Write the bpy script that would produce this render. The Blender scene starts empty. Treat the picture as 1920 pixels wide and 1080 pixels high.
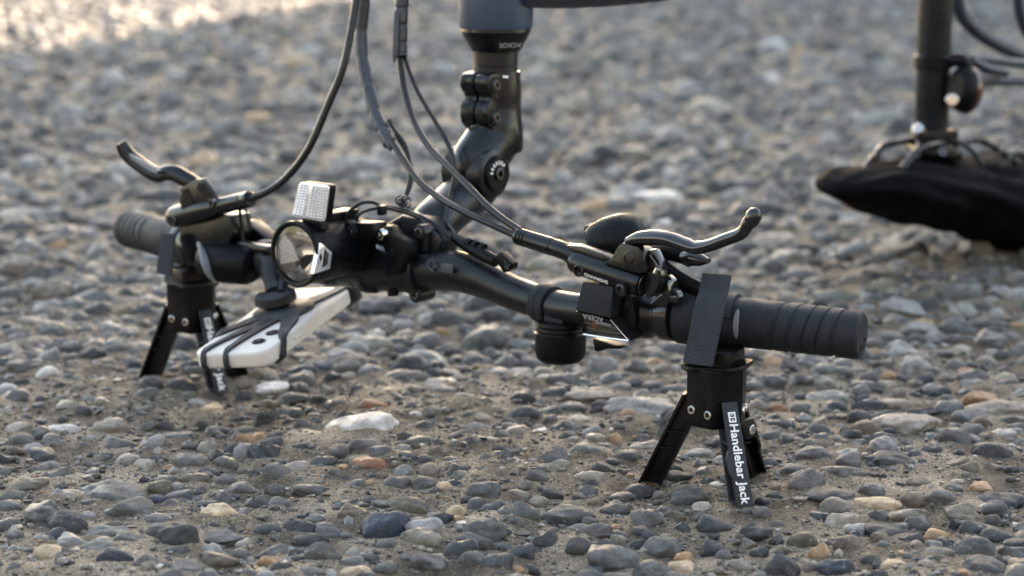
import bpy, bmesh, math, random
import numpy as np
from mathutils import Vector
R = math.radians
random.seed(7)
rng = np.random.default_rng(11)

# ------------------------------------------------------------------ camera, sky, sun, exposure
scene = bpy.context.scene
COL = scene.collection
CAM = Vector((0, 0, 0.387))
PITCH = R(10.2)
FPX = 4012.0                      # focal length in pixels of the 1920 px wide photograph
cd = bpy.data.cameras.new('camera')
cam = bpy.data.objects.new('camera', cd)
COL.objects.link(cam)
cam.location = CAM
cam.rotation_euler = (R(90) - PITCH, 0, 0)
cd.sensor_width = 36
cd.lens = FPX / 1920 * 36
cd.clip_start = 0.05
cd.clip_end = 6000
cd.dof.use_dof = True
cd.dof.focus_distance = 1.40
cd.dof.aperture_fstop = 7.1
cd.dof.aperture_blades = 0
scene.camera = cam

SUN_AZ = Vector((0.221, 0.975, 0)).normalized()      # horizontal direction towards the sun
SUN_EL = R(18)
w = bpy.data.worlds.new('World')
scene.world = w
w.use_nodes = True
nt = w.node_tree
sky = nt.nodes.new('ShaderNodeTexSky')
sky.sky_type = 'NISHITA'
sky.sun_disc = False
sky.sun_elevation = SUN_EL
sky.sun_rotation = math.atan2(SUN_AZ.x, SUN_AZ.y)
sky.air_density = 1.0
sky.dust_density = 1.0
sky.ozone_density = 1.0
bg = nt.nodes['Background']
bg.inputs['Strength'].default_value = 0.12
nt.links.new(sky.outputs[0], bg.inputs['Color'])
sd = bpy.data.lights.new('sun', 'SUN')
sd.energy = 3.0
sd.angle = R(0.5)
sd.color = (1.0, 0.91, 0.84)
sun = bpy.data.objects.new('sun', sd)
COL.objects.link(sun)
sdir = Vector((SUN_AZ.x * math.cos(SUN_EL), SUN_AZ.y * math.cos(SUN_EL), math.sin(SUN_EL)))
sun.rotation_euler = sdir.to_track_quat('Z', 'Y').to_euler()
sun.location = (6, 4, 8)
scene.view_settings.view_transform = 'Standard'
scene.view_settings.look = 'None'
scene.view_settings.exposure = 3.08
scene.view_settings.use_white_balance = True
scene.view_settings.white_balance_temperature = 8550
scene.view_settings.white_balance_tint = 13
scene.view_settings.gamma = 1.0
scene.view_settings.use_curve_mapping = False
scene.render.engine = 'CYCLES'
scene.cycles.use_denoising = True
scene.cycles.max_bounces = 8
scene.cycles.sample_clamp_indirect = 6.0

# ------------------------------------------------------------------ measuring: pixels of the photograph -> points of the place
FWD = Vector((0, math.cos(PITCH), -math.sin(PITCH)))
UPV = Vector((0, math.sin(PITCH), math.cos(PITCH)))
Z = Vector((0, 0, 1))
U = Vector((math.cos(R(39)), -math.sin(R(39)), 0))     # along the handlebar
B = Vector((math.sin(R(39)), math.cos(R(39)), 0))      # towards the back of the bicycle
C0 = Vector((-0.08, 1.575, 0))


def ray(px, py):
    return FWD + Vector((1, 0, 0)) * ((px - 960) / FPX) - UPV * ((py - 540) / FPX)


def P(px, py, Y):
    d = ray(px, py)
    return CAM + d * (Y / d.y)


def Pl(px, py, p0, n):
    d = ray(px, py)
    return CAM + d * ((p0 - CAM).dot(n) / d.dot(n))


def Q(px, py, off=0.0):
    return Pl(px, py, C0 + B * off, B)


def Gd(px, py):
    d = ray(px, py)
    return CAM + d * (-CAM.z / d.z)


def depth(p):
    return (p - CAM).dot(FWD)


def mm(npx, p):
    return npx * depth(p) / FPX


# ------------------------------------------------------------------ mesh building
def catmull(pts, n):
    if len(pts) < 3 or n < 2:
        return list(pts), [float(i) for i in range(len(pts))]
    P0 = [pts[0] * 2 - pts[1]] + list(pts) + [pts[-1] * 2 - pts[-2]]
    out, ts = [], []
    for i in range(1, len(P0) - 2):
        a, b, c, d = P0[i - 1], P0[i], P0[i + 1], P0[i + 2]
        for k in range(n):
            t = k / n
            out.append(0.5 * ((2 * b) + (c - a) * t + (2 * a - 5 * b + 4 * c - d) * t * t + (3 * b - a - 3 * c + d) * t ** 3))
            ts.append(i - 1 + t)
    out.append(pts[-1].copy())
    ts.append(float(len(pts) - 1))
    return out, ts


def frame(axis):
    a = axis.normalized()
    h = Z if abs(a.z) < 0.9 else Vector((1, 0, 0))
    e1 = h.cross(a).normalized()
    return a, e1, a.cross(e1).normalized()


class MB:
    def __init__(s):
        s.v, s.f = [], []

    def add(s, v, f):
        o = len(s.v)
        s.v += [Vector(x) for x in v]
        s.f += [tuple(i + o for i in q) for q in f]
        return s

    def tube(s, pts, r, seg=14, n=6, ref=None, ripple=None, caps=True):
        pts = [Vector(p) for p in pts]
        rad = list(r) if isinstance(r, (list, tuple)) and len(r) == len(pts) else [r] * len(pts)
        rad = [x if isinstance(x, (tuple, list)) else (x, x) for x in rad]
        path, ts = catmull(pts, n)
        nv = len(path)
        tang = [(path[min(i + 1, nv - 1)] - path[max(i - 1, 0)]).normalized() for i in range(nv)]
        e1 = ref.copy() if ref is not None else frame(tang[0])[1]
        v, f = [], []
        for i in range(nv):
            base = ref if ref is not None else e1
            e1 = (base - tang[i] * base.dot(tang[i])).normalized()
            e2 = tang[i].cross(e1)
            k = min(int(ts[i]), len(rad) - 2) if len(rad) > 1 else 0
            q = ts[i] - k
            ra = rad[k][0] * (1 - q) + rad[k + 1][0] * q
            rb = rad[k][1] * (1 - q) + rad[k + 1][1] * q
            m = ripple(i, nv) if ripple else 1.0
            for j in range(seg):
                a = 2 * math.pi * j / seg
                v.append(path[i] + e1 * (ra * m * math.cos(a)) + e2 * (rb * m * math.sin(a)))
        for i in range(nv - 1):
            for j in range(seg):
                j2 = (j + 1) % seg
                f.append((i * seg + j, i * seg + j2, (i + 1) * seg + j2, (i + 1) * seg + j))
        if caps:
            f.append(tuple(reversed(range(seg))))
            f.append(tuple((nv - 1) * seg + j for j in range(seg)))
        return s.add(v, f)

    def lathe(s, o, axis, prof, seg=40, e1=None, sq=1.0, caps=True):
        a, x, y = frame(axis)
        if e1 is not None:
            x = (e1 - a * e1.dot(a)).normalized()
            y = a.cross(x)
        v, f = [], []
        for (t, r) in prof:
            for j in range(seg):
                q = 2 * math.pi * j / seg
                v.append(o + a * t + x * (r * math.cos(q)) + y * (r * sq * math.sin(q)))
        for i in range(len(prof) - 1):
            for j in range(seg):
                j2 = (j + 1) % seg
                f.append((i * seg + j, i * seg + j2, (i + 1) * seg + j2, (i + 1) * seg + j))
        if caps and prof[0][1] > 1e-6:
            f.append(tuple(reversed(range(seg))))
        if caps and prof[-1][1] > 1e-6:
            f.append(tuple((len(prof) - 1) * seg + j for j in range(seg)))
        return s.add(v, f)

    def prism(s, pts, vec):
        n = len(pts)
        v = [Vector(p) for p in pts] + [Vector(p) + vec for p in pts]
        nn = Vector((0, 0, 0))
        for i in range(n):
            nn += v[i].cross(v[(i + 1) % n])
        flip = nn.dot(vec) > 0
        f = [tuple(range(n)), tuple(reversed(range(n, 2 * n)))] + [(i, i + n, (i + 1) % n + n, (i + 1) % n) for i in range(n)]
        if flip:
            f = [tuple(reversed(q)) for q in f]
        return s.add(v, f)

    def box(s, c, ex, ey, ez):
        p = [c - ex - ey - ez, c + ex - ey - ez, c + ex + ey - ez, c - ex + ey - ez]
        return s.prism(p, ez * 2)

    def loft(s, rings, caps=True):
        n = len(rings[0])
        v = [Vector(p) for r in rings for p in r]
        f = []
        for i in range(len(rings) - 1):
            for j in range(n):
                j2 = (j + 1) % n
                f.append((i * n + j, i * n + j2, (i + 1) * n + j2, (i + 1) * n + j))
        if caps:
            f += [tuple(reversed(range(n))), tuple((len(rings) - 1) * n + j for j in range(n))]
        return s.add(v, f)

    def ribbon(s, L, Rr, th, n=10, m=8, weave=0.0, rows=60, cols=14):
        L, _ = catmull([Vector(p) for p in L], n)
        Rr, _ = catmull([Vector(p) for p in Rr], n)
        nv = len(L)
        top, bot = [], []
        for i in range(nv):
            tg = (L[min(i + 1, nv - 1)] - L[max(i - 1, 0)]).normalized()
            nn = (Rr[i] - L[i]).cross(tg).normalized()
            for j in range(m + 1):
                q = j / m
                c = L[i].lerp(Rr[i], q)
                k = 0.0
                if weave:
                    a, b_ = q * cols * math.pi, i / (nv - 1) * rows * math.pi
                    k = weave * (abs(math.sin(a)) ** 0.5 * (0.5 + 0.5 * math.sin(b_ + (math.pi if int(q * cols) % 2 else 0) * 0.9)))
                top.append(c + nn * (th / 2 + k))
                bot.append(c - nn * (th / 2 + k))
        v = top + bot
        N = len(top)
        f = []
        for i in range(nv - 1):
            for j in range(m):
                a = i * (m + 1) + j
                f.append((a, a + 1, a + m + 2, a + m + 1))
                f.append((a + N + m + 1, a + N + m + 2, a + N + 1, a + N))
        for i in range(nv - 1):
            a, b_ = i * (m + 1), (i + 1) * (m + 1)
            f.append((a, b_, b_ + N, a + N))
            f.append((a + m + N, b_ + m + N, b_ + m, a + m))
        for j in range(m):
            f.append((j, j + N, j + 1 + N, j + 1))
            a = (nv - 1) * (m + 1) + j
            f.append((a + 1, a + 1 + N, a + N, a))
        return s.add(v, f)

    def build(s, name, mat, parent=None, bevel=0.0, smooth=35, seg=2):
        me = bpy.data.meshes.new(name)
        org = Vector((0, 0, 0))
        q = parent
        while q is not None:
            org += q.location
            q = q.parent
        me.from_pydata([p - org for p in s.v], [], s.f)
        bm = bmesh.new()
        bm.from_mesh(me)
        bmesh.ops.recalc_face_normals(bm, faces=bm.faces)
        if bevel > 0:
            ed = [e for e in bm.edges if len(e.link_faces) == 2 and e.calc_face_angle(0) > 0.6]
            bmesh.ops.bevel(bm, geom=ed, offset=bevel, segments=seg, affect='EDGES', clamp_overlap=True, profile=0.6)
        bm.to_mesh(me)
        bm.free()
        me.polygons.foreach_set('use_smooth', [True] * len(me.polygons))
        me.set_sharp_from_angle(angle=R(smooth))
        me.materials.append(mat)
        o = bpy.data.objects.new(name, me)
        COL.objects.link(o)
        if parent is not None:
            o.parent = parent
        return o


def text_mesh(name, txt, origin, ex, ey, size, mat, parent, bold=0.0, thick=0.02, align='CENTER', space=1.0):
    cu = bpy.data.curves.new('lettering', 'FONT')
    cu.body = txt
    cu.size = 1.0
    cu.offset = bold
    cu.extrude = thick
    cu.space_character = space
    cu.align_x = align
    cu.align_y = 'CENTER'
    to = bpy.data.objects.new('lettering', cu)
    COL.objects.link(to)
    bpy.context.view_layer.update()
    me = bpy.data.meshes.new_from_object(to.evaluated_get(bpy.context.evaluated_depsgraph_get()))
    bpy.data.objects.remove(to)
    ex, ey = ex.normalized(), ey.normalized()
    n = ex.cross(ey).normalized()
    b = MB()
    b.add([origin + ex * (v.co.x * size) + ey * (v.co.y * size) + n * (v.co.z * size) for v in me.vertices], [tuple(p.vertices) for p in me.polygons])
    bpy.data.meshes.remove(me)
    return b.build(name, mat, parent)


def tag(o, label, cat, group=None):
    o['label'] = label
    o['category'] = cat
    if group:
        o['group'] = group
    return o


def thing(name, loc, label, cat, group=None):
    o = bpy.data.objects.new(name, None)
    o.empty_display_size = 0.05
    COL.objects.link(o)
    o.location = loc
    return tag(o, label, cat, group)


# ------------------------------------------------------------------ materials
def mat(name, col, rough=0.5, metal=0.0, spec=0.5, grain=0.0, gscale=900, bump=0.0, bscale=1500, coat=0.0, wear=0.0):
    m = bpy.data.materials.new(name)
    m.use_nodes = True
    t = m.node_tree
    p = t.nodes['Principled BSDF']
    p.inputs['Base Color'].default_value = (*col, 1)
    p.inputs['Roughness'].default_value = rough
    p.inputs['Metallic'].default_value = metal
    p.inputs['Specular IOR Level'].default_value = spec
    p.inputs['Coat Weight'].default_value = coat
    p.inputs['Coat Roughness'].default_value = 0.08
    geo = t.nodes.new('ShaderNodeNewGeometry')
    if grain or wear:
        n1 = t.nodes.new('ShaderNodeTexNoise')
        n1.inputs['Scale'].default_value = gscale
        n1.inputs['Detail'].default_value = 4
        t.links.new(geo.outputs['Position'], n1.inputs['Vector'])
        mp = t.nodes.new('ShaderNodeMapRange')
        mp.inputs['From Min'].default_value = 0.3
        mp.inputs['From Max'].default_value = 0.7
        mp.inputs['To Min'].default_value = 1 - grain
        mp.inputs['To Max'].default_value = 1 + grain
        t.links.new(n1.outputs['Fac'], mp.inputs['Value'])
        mx = t.nodes.new('ShaderNodeVectorMath')
        mx.operation = 'SCALE'
        mx.inputs[0].default_value = col
        t.links.new(mp.outputs['Result'], mx.inputs['Scale'])
        if wear:
            n4 = t.nodes.new('ShaderNodeTexNoise')
            n4.inputs['Scale'].default_value = 520
            n4.inputs['Detail'].default_value = 5
            n4.inputs['Roughness'].default_value = 0.7
            t.links.new(geo.outputs['Position'], n4.inputs['Vector'])
            m4 = t.nodes.new('ShaderNodeMapRange')
            m4.inputs['From Min'].default_value = 0.60
            m4.inputs['From Max'].default_value = 0.74
            m4.inputs['To Max'].default_value = wear
            t.links.new(n4.outputs['Fac'], m4.inputs['Value'])
            x4 = t.nodes.new('ShaderNodeMix')
            x4.data_type = 'RGBA'
            t.links.new(m4.outputs['Result'], x4.inputs['Factor'])
            t.links.new(mx.outputs['Vector'], x4.inputs[6])
            x4.inputs[7].default_value = (0.11, 0.10, 0.085, 1)
            t.links.new(x4.outputs[2], p.inputs['Base Color'])
        else:
            t.links.new(mx.outputs['Vector'], p.inputs['Base Color'])
        n3 = t.nodes.new('ShaderNodeTexNoise')
        n3.inputs['Scale'].default_value = 90
        n3.inputs['Detail'].default_value = 6
        t.links.new(geo.outputs['Position'], n3.inputs['Vector'])
        mr = t.nodes.new('ShaderNodeMapRange')
        mr.inputs['From Min'].default_value = 0.3
        mr.inputs['From Max'].default_value = 0.7
        mr.inputs['To Min'].default_value = max(0.03, rough - 0.1)
        mr.inputs['To Max'].default_value = min(1, rough + 0.12)
        t.links.new(n3.outputs['Fac'], mr.inputs['Value'])
        t.links.new(mr.outputs['Result'], p.inputs['Roughness'])
    if bump:
        n2 = t.nodes.new('ShaderNodeTexNoise')
        n2.inputs['Scale'].default_value = bscale
        n2.inputs['Detail'].default_value = 3
        t.links.new(geo.outputs['Position'], n2.inputs['Vector'])
        bp = t.nodes.new('ShaderNodeBump')
        bp.inputs['Strength'].default_value = bump
        bp.inputs['Distance'].default_value = 0.0004
        t.links.new(n2.outputs['Fac'], bp.inputs['Height'])
        t.links.new(bp.outputs['Normal'], p.inputs['Normal'])
    return m


M = {}
M['alu'] = mat('black_anodised_aluminium', (0.0065, 0.0080, 0.0105), 0.30, 0.0, 0.36, grain=0.25, gscale=700, bump=0.25, bscale=2500, wear=0.16)
M['paint'] = mat('satin_black_paint', (0.0042, 0.0050, 0.0066), 0.25, 0.0, 0.36, grain=0.2, gscale=500, bump=0.12, bscale=2200, wear=0.1)
M['gloss'] = mat('gloss_black_paint', (0.012, 0.012, 0.014), 0.14, 0.0, 0.6, grain=0.2, gscale=300, bump=0.04, bscale=600)
M['plastic'] = mat('black_plastic', (0.0034, 0.0040, 0.0050), 0.38, 0.0, 0.15, grain=0.25, gscale=600, bump=0.2, bscale=3000, wear=0.16)
M['rubber'] = mat('grip_rubber', (0.0150, 0.0180, 0.0225), 0.60, 0.0, 0.26, grain=0.25, gscale=400, bump=0.5, bscale=3500, wear=0.3)
M['cable'] = mat('cable_housing', (0.010, 0.011, 0.0125), 0.34, 0.0, 0.38, grain=0.2, gscale=500, wear=0.12)
M['wrap'] = mat('spiral_wrap_plastic', (0.036, 0.041, 0.048), 0.34, 0.0, 0.5, grain=0.2, gscale=300)
M['jack'] = mat('jack_nylon', (0.0035, 0.0032, 0.0036), 0.36, 0.0, 0.24, grain=0.3, gscale=500, bump=0.3, bscale=1800, wear=0.16)
M['leg'] = mat('jack_leg_nylon', (0.0190, 0.0220, 0.0270), 0.46, 0.0, 0.34, grain=0.3, gscale=600, bump=0.3, bscale=1800, wear=0.22)
M['web'] = mat('webbing_nylon', (0.032, 0.037, 0.046), 0.72, 0.0, 0.25, grain=0.4, gscale=1800, bump=0.6, bscale=4000, wear=0.15)
M['steel'] = mat('bright_steel', (0.62, 0.60, 0.57), 0.28, 1.0, 0.5, grain=0.15, gscale=900)
M['darksteel'] = mat('dark_steel', (0.10, 0.10, 0.105), 0.32, 1.0, 0.5, grain=0.2, gscale=900)
M['blue'] = mat('slate_blue_frame_paint', (0.024, 0.046, 0.082), 0.42, 0.0, 0.5, grain=0.1, gscale=300, bump=0.1, bscale=1500)
M['navy'] = mat('dark_blue_tube_paint', (0.022, 0.030, 0.045), 0.42, 0.0, 0.5, grain=0.1, gscale=300)
M['print'] = mat('white_print', (0.86, 0.86, 0.85), 0.5, 0.0, 0.3, grain=0.18, gscale=520)
M['greyprint'] = mat('grey_print', (0.30, 0.31, 0.32), 0.5, 0.0, 0.3, grain=0.06, gscale=900)
M['faintprint'] = mat('faint_print', (0.055, 0.060, 0.068), 0.4, 0.0, 0.5)
M['case'] = mat('white_phone_case', (0.66, 0.62, 0.57), 0.42, 0.0, 0.4, grain=0.05, gscale=60)
M['silicone'] = mat('black_silicone', (0.016, 0.018, 0.022), 0.55, 0.0, 0.4, grain=0.2, gscale=300)
M['cloth'] = mat('black_nylon_cloth', (0.0040, 0.0044, 0.0054), 0.75, 0.0, 0.03, grain=0.3, gscale=700, bump=0.4, bscale=1800, wear=0.1)
M['amber'] = mat('amber_marker', (0.45, 0.17, 0.09), 0.4, 0.0, 0.4)
M['red'] = mat('red_lens', (0.07, 0.018, 0.008), 0.15, 0.0, 0.6)
M['mirror'] = mat('lamp_reflector', (0.95, 0.95, 0.94), 0.13, 1.0, 0.5, grain=0.05, gscale=80)
M['chromeglass'] = mat('prism_plastic', (0.84, 0.84, 0.85), 0.14, 0.55, 0.8, grain=0.08, gscale=200)
M['hole'] = mat('dark_recess', (0.006, 0.006, 0.006), 0.6, 0.0, 0.2)
M['inlay'] = mat('grey_inlay', (0.20, 0.22, 0.24), 0.5, 0.0, 0.4)


def glass_mat(name, tint, fac=0.12):
    m = bpy.data.materials.new(name)
    m.use_nodes = True
    t = m.node_tree
    for n in list(t.nodes):
        if n.type == 'BSDF_PRINCIPLED':
            t.nodes.remove(n)
    out = [n for n in t.nodes if n.type == 'OUTPUT_MATERIAL'][0]
    tr = t.nodes.new('ShaderNodeBsdfTransparent')
    tr.inputs[0].default_value = (*tint, 1)
    gl = t.nodes.new('ShaderNodeBsdfGlossy')
    gl.inputs['Roughness'].default_value = 0.06
    fr = t.nodes.new('ShaderNodeFresnel')
    fr.inputs[0].default_value = 1.5
    mx = t.nodes.new('ShaderNodeMixShader')
    t.links.new(fr.outputs[0], mx.inputs[0])
    t.links.new(tr.outputs[0], mx.inputs[1])
    t.links.new(gl.outputs[0], mx.inputs[2])
    t.links.new(mx.outputs[0], out.inputs[0])
    return m


M['glass'] = glass_mat('clear_lens', (0.985, 0.985, 0.98))
M['window'] = glass_mat('display_window', (0.90, 0.89, 0.86))


def stone_mat(name, source):
    m = bpy.data.materials.new(name)
    m.use_nodes = True
    t = m.node_tree
    N, L = t.nodes, t.links
    p = N['Principled BSDF']
    geo = N.new('ShaderNodeNewGeometry')
    pos = geo.outputs['Position']
    if source == 'object':
        oi = N.new('ShaderNodeObjectInfo')
        c = oi.outputs['Color']
    else:
        at = N.new('ShaderNodeAttribute')
        at.attribute_name = 'tone'
        c = at.outputs['Color']

    def noise(sc, det, rough=0.55):
        n = N.new('ShaderNodeTexNoise')
        n.inputs['Scale'].default_value = sc
        n.inputs['Detail'].default_value = det
        n.inputs['Roughness'].default_value = rough
        L.new(pos, n.inputs['Vector'])
        return n.outputs['Fac']

    def rng_(v, a, b, c0, c1):
        r = N.new('ShaderNodeMapRange')
        r.inputs['From Min'].default_value, r.inputs['From Max'].default_value = a, b
        r.inputs['To Min'].default_value, r.inputs['To Max'].default_value = c0, c1
        L.new(v, r.inputs['Value'])
        return r.outputs['Result']

    def scale(cc, f):
        v = N.new('ShaderNodeVectorMath')
        v.operation = 'SCALE'
        L.new(cc, v.inputs[0])
        L.new(f, v.inputs['Scale'])
        return v.outputs['Vector']

    def mix(f, a, b):
        x = N.new('ShaderNodeMix')
        x.data_type = 'RGBA'
        L.new(f, x.inputs['Factor'])
        for s_, k in ((a, 6), (b, 7)):
            if isinstance(s_, tuple):
                x.inputs[k].default_value = (*s_, 1)
            else:
                L.new(s_, x.inputs[k])
        return x.outputs[2]
    blot = noise(130, 5)
    col = scale(c, rng_(blot, 0.3, 0.7, 0.62, 1.45))
    fine = noise(1100, 4, 0.7)
    col = scale(col, rng_(fine, 0.3, 0.7, 0.72, 1.28))
    # thin pale quartz veins through some of the stones
    vn = noise(85, 3, 0.5)
    dist = N.new('ShaderNodeMath')
    dist.operation = 'SUBTRACT'
    L.new(vn, dist.inputs[0])
    dist.inputs[1].default_value = 0.5
    ab = N.new('ShaderNodeMath')
    ab.operation = 'ABSOLUTE'
    L.new(dist.outputs[0], ab.inputs[0])
    line = rng_(ab.outputs[0], 0.0, 0.006, 0.75, 0.0)
    where = rng_(noise(22, 2, 0.5), 0.54, 0.60, 0.0, 1.0)
    both = N.new('ShaderNodeMath')
    both.operation = 'MULTIPLY'
    L.new(line, both.inputs[0])
    L.new(where, both.inputs[1])
    col = mix(both.outputs[0], col, (0.36, 0.34, 0.31))
    # dried silt clinging to the stone in patches
    silt = noise(70, 6, 0.65)
    col = mix(rng_(silt, 0.50, 0.76, 0.0, 0.40), col, (0.180, 0.140, 0.098))
    # mineral specks, dark and pale
    spk = noise(650, 2, 0.5)
    col = mix(rng_(spk, 0.66, 0.72, 0.0, 0.55), col, (0.02, 0.02, 0.022))
    spk2 = noise(520, 2, 0.5)
    col = mix(rng_(spk2, 0.685, 0.74, 0.0, 0.5), col, (0.42, 0.39, 0.35))
    L.new(col, p.inputs['Base Color'])
    L.new(rng_(silt, 0.35, 0.7, 0.42, 0.82), p.inputs['Roughness'])
    p.inputs['Specular IOR Level'].default_value = 0.42
    h1 = noise(260, 7, 0.65)
    h2 = noise(1600, 3, 0.6)
    ad = N.new('ShaderNodeMath')
    ad.operation = 'MULTIPLY_ADD'
    L.new(h2, ad.inputs[0])
    ad.inputs[1].default_value = 0.28
    L.new(h1, ad.inputs[2])
    bp = N.new('ShaderNodeBump')
    bp.inputs['Strength'].default_value = 0.75
    bp.inputs['Distance'].default_value = 0.0022
    L.new(ad.outputs[0], bp.inputs['Height'])
    L.new(bp.outputs['Normal'], p.inputs['Normal'])
    return m


M['stone'] = stone_mat('pebble_stone', 'object')
M['stones'] = stone_mat('pebble_mass', 'attr')


def ground_mat():
    m = bpy.data.materials.new('gritty_silt')
    m.use_nodes = True
    t = m.node_tree
    N, L = t.nodes, t.links
    p = N['Principled BSDF']
    geo = N.new('ShaderNodeNewGeometry')
    pos = geo.outputs['Position']

    def noise(sc, det, rough=0.55):
        n = N.new('ShaderNodeTexNoise')
        n.inputs['Scale'].default_value = sc
        n.inputs['Detail'].default_value = det
        n.inputs['Roughness'].default_value = rough
        L.new(pos, n.inputs['Vector'])
        return n.outputs['Fac']

    def ramp(v, stops):
        r = N.new('ShaderNodeValToRGB')
        el = r.color_ramp.elements
        while len(el) < len(stops):
            el.new(0.5)
        for e, (q, c) in zip(el, stops):
            e.position, e.color = q, (*c, 1)
        L.new(v, r.inputs[0])
        return r.outputs[0]

    def mul(a, b):
        x = N.new('ShaderNodeMix')
        x.data_type = 'RGBA'
        x.blend_type = 'MULTIPLY'
        x.inputs['Factor'].default_value = 1
        L.new(a, x.inputs[6])
        L.new(b, x.inputs[7])
        return x.outputs[2]
    base = ramp(noise(16, 6, 0.6), [(0.32, (0.076, 0.059, 0.042)), (0.48, (0.215, 0.168, 0.118)), (0.66, (0.430, 0.342, 0.248))])
    g = ramp(noise(850, 4, 0.75), [(0.34, (0.22, 0.22, 0.23)), (0.5, (0.92, 0.92, 0.92)), (0.64, (1.9, 1.85, 1.8))])
    g2 = ramp(noise(420, 5, 0.7), [(0.32, (0.5, 0.5, 0.52)), (0.5, (1.0, 1.0, 1.0)), (0.68, (1.35, 1.33, 1.3))])
    # shade by the saddle painted into the ground colour, together with moist silt
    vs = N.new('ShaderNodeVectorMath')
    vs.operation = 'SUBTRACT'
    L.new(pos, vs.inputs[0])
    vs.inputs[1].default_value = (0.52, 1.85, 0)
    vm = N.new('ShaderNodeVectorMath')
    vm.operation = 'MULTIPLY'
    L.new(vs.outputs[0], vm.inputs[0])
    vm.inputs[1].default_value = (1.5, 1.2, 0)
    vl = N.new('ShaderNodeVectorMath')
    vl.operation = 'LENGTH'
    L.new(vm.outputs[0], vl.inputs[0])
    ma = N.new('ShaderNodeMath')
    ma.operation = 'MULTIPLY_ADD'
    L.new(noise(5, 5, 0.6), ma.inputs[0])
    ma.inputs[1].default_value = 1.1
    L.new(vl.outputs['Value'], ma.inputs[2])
    damp_and_shade = ramp(ma.outputs[0], [(0.55, (0.42, 0.41, 0.40)), (1.0, (1.0, 1.0, 1.0))])
    L.new(mul(mul(mul(base, damp_and_shade), g), g2), p.inputs['Base Color'])
    p.inputs['Roughness'].default_value = 0.85
    p.inputs['Specular IOR Level'].default_value = 0.3
    h1, h2 = noise(350, 6, 0.7), noise(1300, 3, 0.6)
    ad = N.new('ShaderNodeMath')
    ad.operation = 'MULTIPLY_ADD'
    L.new(h2, ad.inputs[0])
    ad.inputs[1].default_value = 0.5
    L.new(h1, ad.inputs[2])
    bp = N.new('ShaderNodeBump')
    bp.inputs['Strength'].default_value = 0.9
    bp.inputs['Distance'].default_value = 0.0035
    L.new(ad.outputs[0], bp.inputs['Height'])
    L.new(bp.outputs['Normal'], p.inputs['Normal'])
    return m


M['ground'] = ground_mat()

# ------------------------------------------------------------------ the ground: one displaced sheet out to the horizon
_tab = rng.random((256, 256))


def vnoise(x, y, lam, sx=0.0, sy=0.0):
    X, Y = np.asarray(x) / lam + 40.3 + sx, np.asarray(y) / lam + 17.7 + sy
    i, j = np.floor(X).astype(int), np.floor(Y).astype(int)
    fx, fy = X - i, Y - j
    fx, fy = fx * fx * (3 - 2 * fx), fy * fy * (3 - 2 * fy)
    g = lambda a, b: _tab[a & 255, b & 255]
    return ((g(i, j) * (1 - fx) + g(i + 1, j) * fx) * (1 - fy) + (g(i, j + 1) * (1 - fx) + g(i + 1, j + 1) * fx) * fy) - 0.5


def gheight(x, y):
    x, y = np.asarray(x, float), np.asarray(y, float)
    fade = np.clip((14 - np.abs(y)) / 6, 0, 1) * np.clip((9 - np.abs(x)) / 4, 0, 1)
    h = 0.010 * vnoise(x, y, 0.16) + 0.007 * vnoise(x, y, 0.05, 5, 9) + 0.0050 * vnoise(x, y, 0.021, 3, 2) + 0.0032 * vnoise(x, y, 0.010, 1, 7)
    return h * fade


def axis_vals(lo, hi, step, far_lo, far_hi, grow):
    a = list(np.arange(lo, hi, step))
    s_, x = step, hi
    while x < far_hi:
        a.append(x)
        s_ *= grow
        x += s_
    a.append(far_hi)
    s_, x = step, lo
    left = []
    while x > far_lo:
        s_ *= grow
        x -= s_
        left.append(max(x, far_lo))
    return np.array(sorted(set(left + a)))


xs = axis_vals(-0.75, 0.75, 0.005, -2500, 2500, 1.05)
ys = axis_vals(1.0, 2.3, 0.005, -2500, 2500, 1.035)
gx, gy = np.meshgrid(xs, ys)
gz = gheight(gx, gy)
co = np.stack([gx.ravel(), gy.ravel(), gz.ravel()], 1)
nx, ny = len(xs), len(ys)
ii = (np.arange(ny - 1)[:, None] * nx + np.arange(nx - 1)[None, :]).ravel()
quads = np.stack([ii, ii + 1, ii + nx + 1, ii + nx], 1)


def np_mesh(name, co, faces, material, tone=None, smooth=True):
    me = bpy.data.meshes.new(name)
    nv, nf, k = len(co), len(faces), faces.shape[1]
    me.vertices.add(nv)
    me.vertices.foreach_set('co', co.astype(np.float32).ravel())
    me.loops.add(nf * k)
    me.loops.foreach_set('vertex_index', faces.astype(np.int32).ravel())
    me.polygons.add(nf)
    me.polygons.foreach_set('loop_start', np.arange(0, nf * k, k, dtype=np.int32))
    me.polygons.foreach_set('use_smooth', np.full(nf, smooth))
    if tone is not None:
        at = me.color_attributes.new('tone', 'FLOAT_COLOR', 'POINT')
        at.data.foreach_set('color', np.hstack([tone, np.ones((nv, 1))]).astype(np.float32).ravel())
    me.update()
    me.validate()
    me.materials.append(material)
    o = bpy.data.objects.new(name, me)
    COL.objects.link(o)
    return o


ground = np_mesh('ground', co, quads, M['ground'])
ground['kind'] = 'structure'

# a building behind the picture to the right: the sun stands behind it, so its shade covers all but the far left of the ground
wd = SUN_AZ.copy()
wn = Vector((wd.y, -wd.x, 0))
wp = Vector((-0.62, 8.5, 0)) + wd * 7.5
wb = MB().box(wp + wn * 14 + wd * 4 + Z * 2.9, wn * 14, wd * 4, Z * 3.1)
wall = wb.build('building', mat('rendered_wall', (0.09, 0.09, 0.09), 0.85, grain=0.2, gscale=6, bump=0.4, bscale=60))
tag(wall, 'plain rendered building whose long shade covers the pebbles and the bicycle', 'building')
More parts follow.
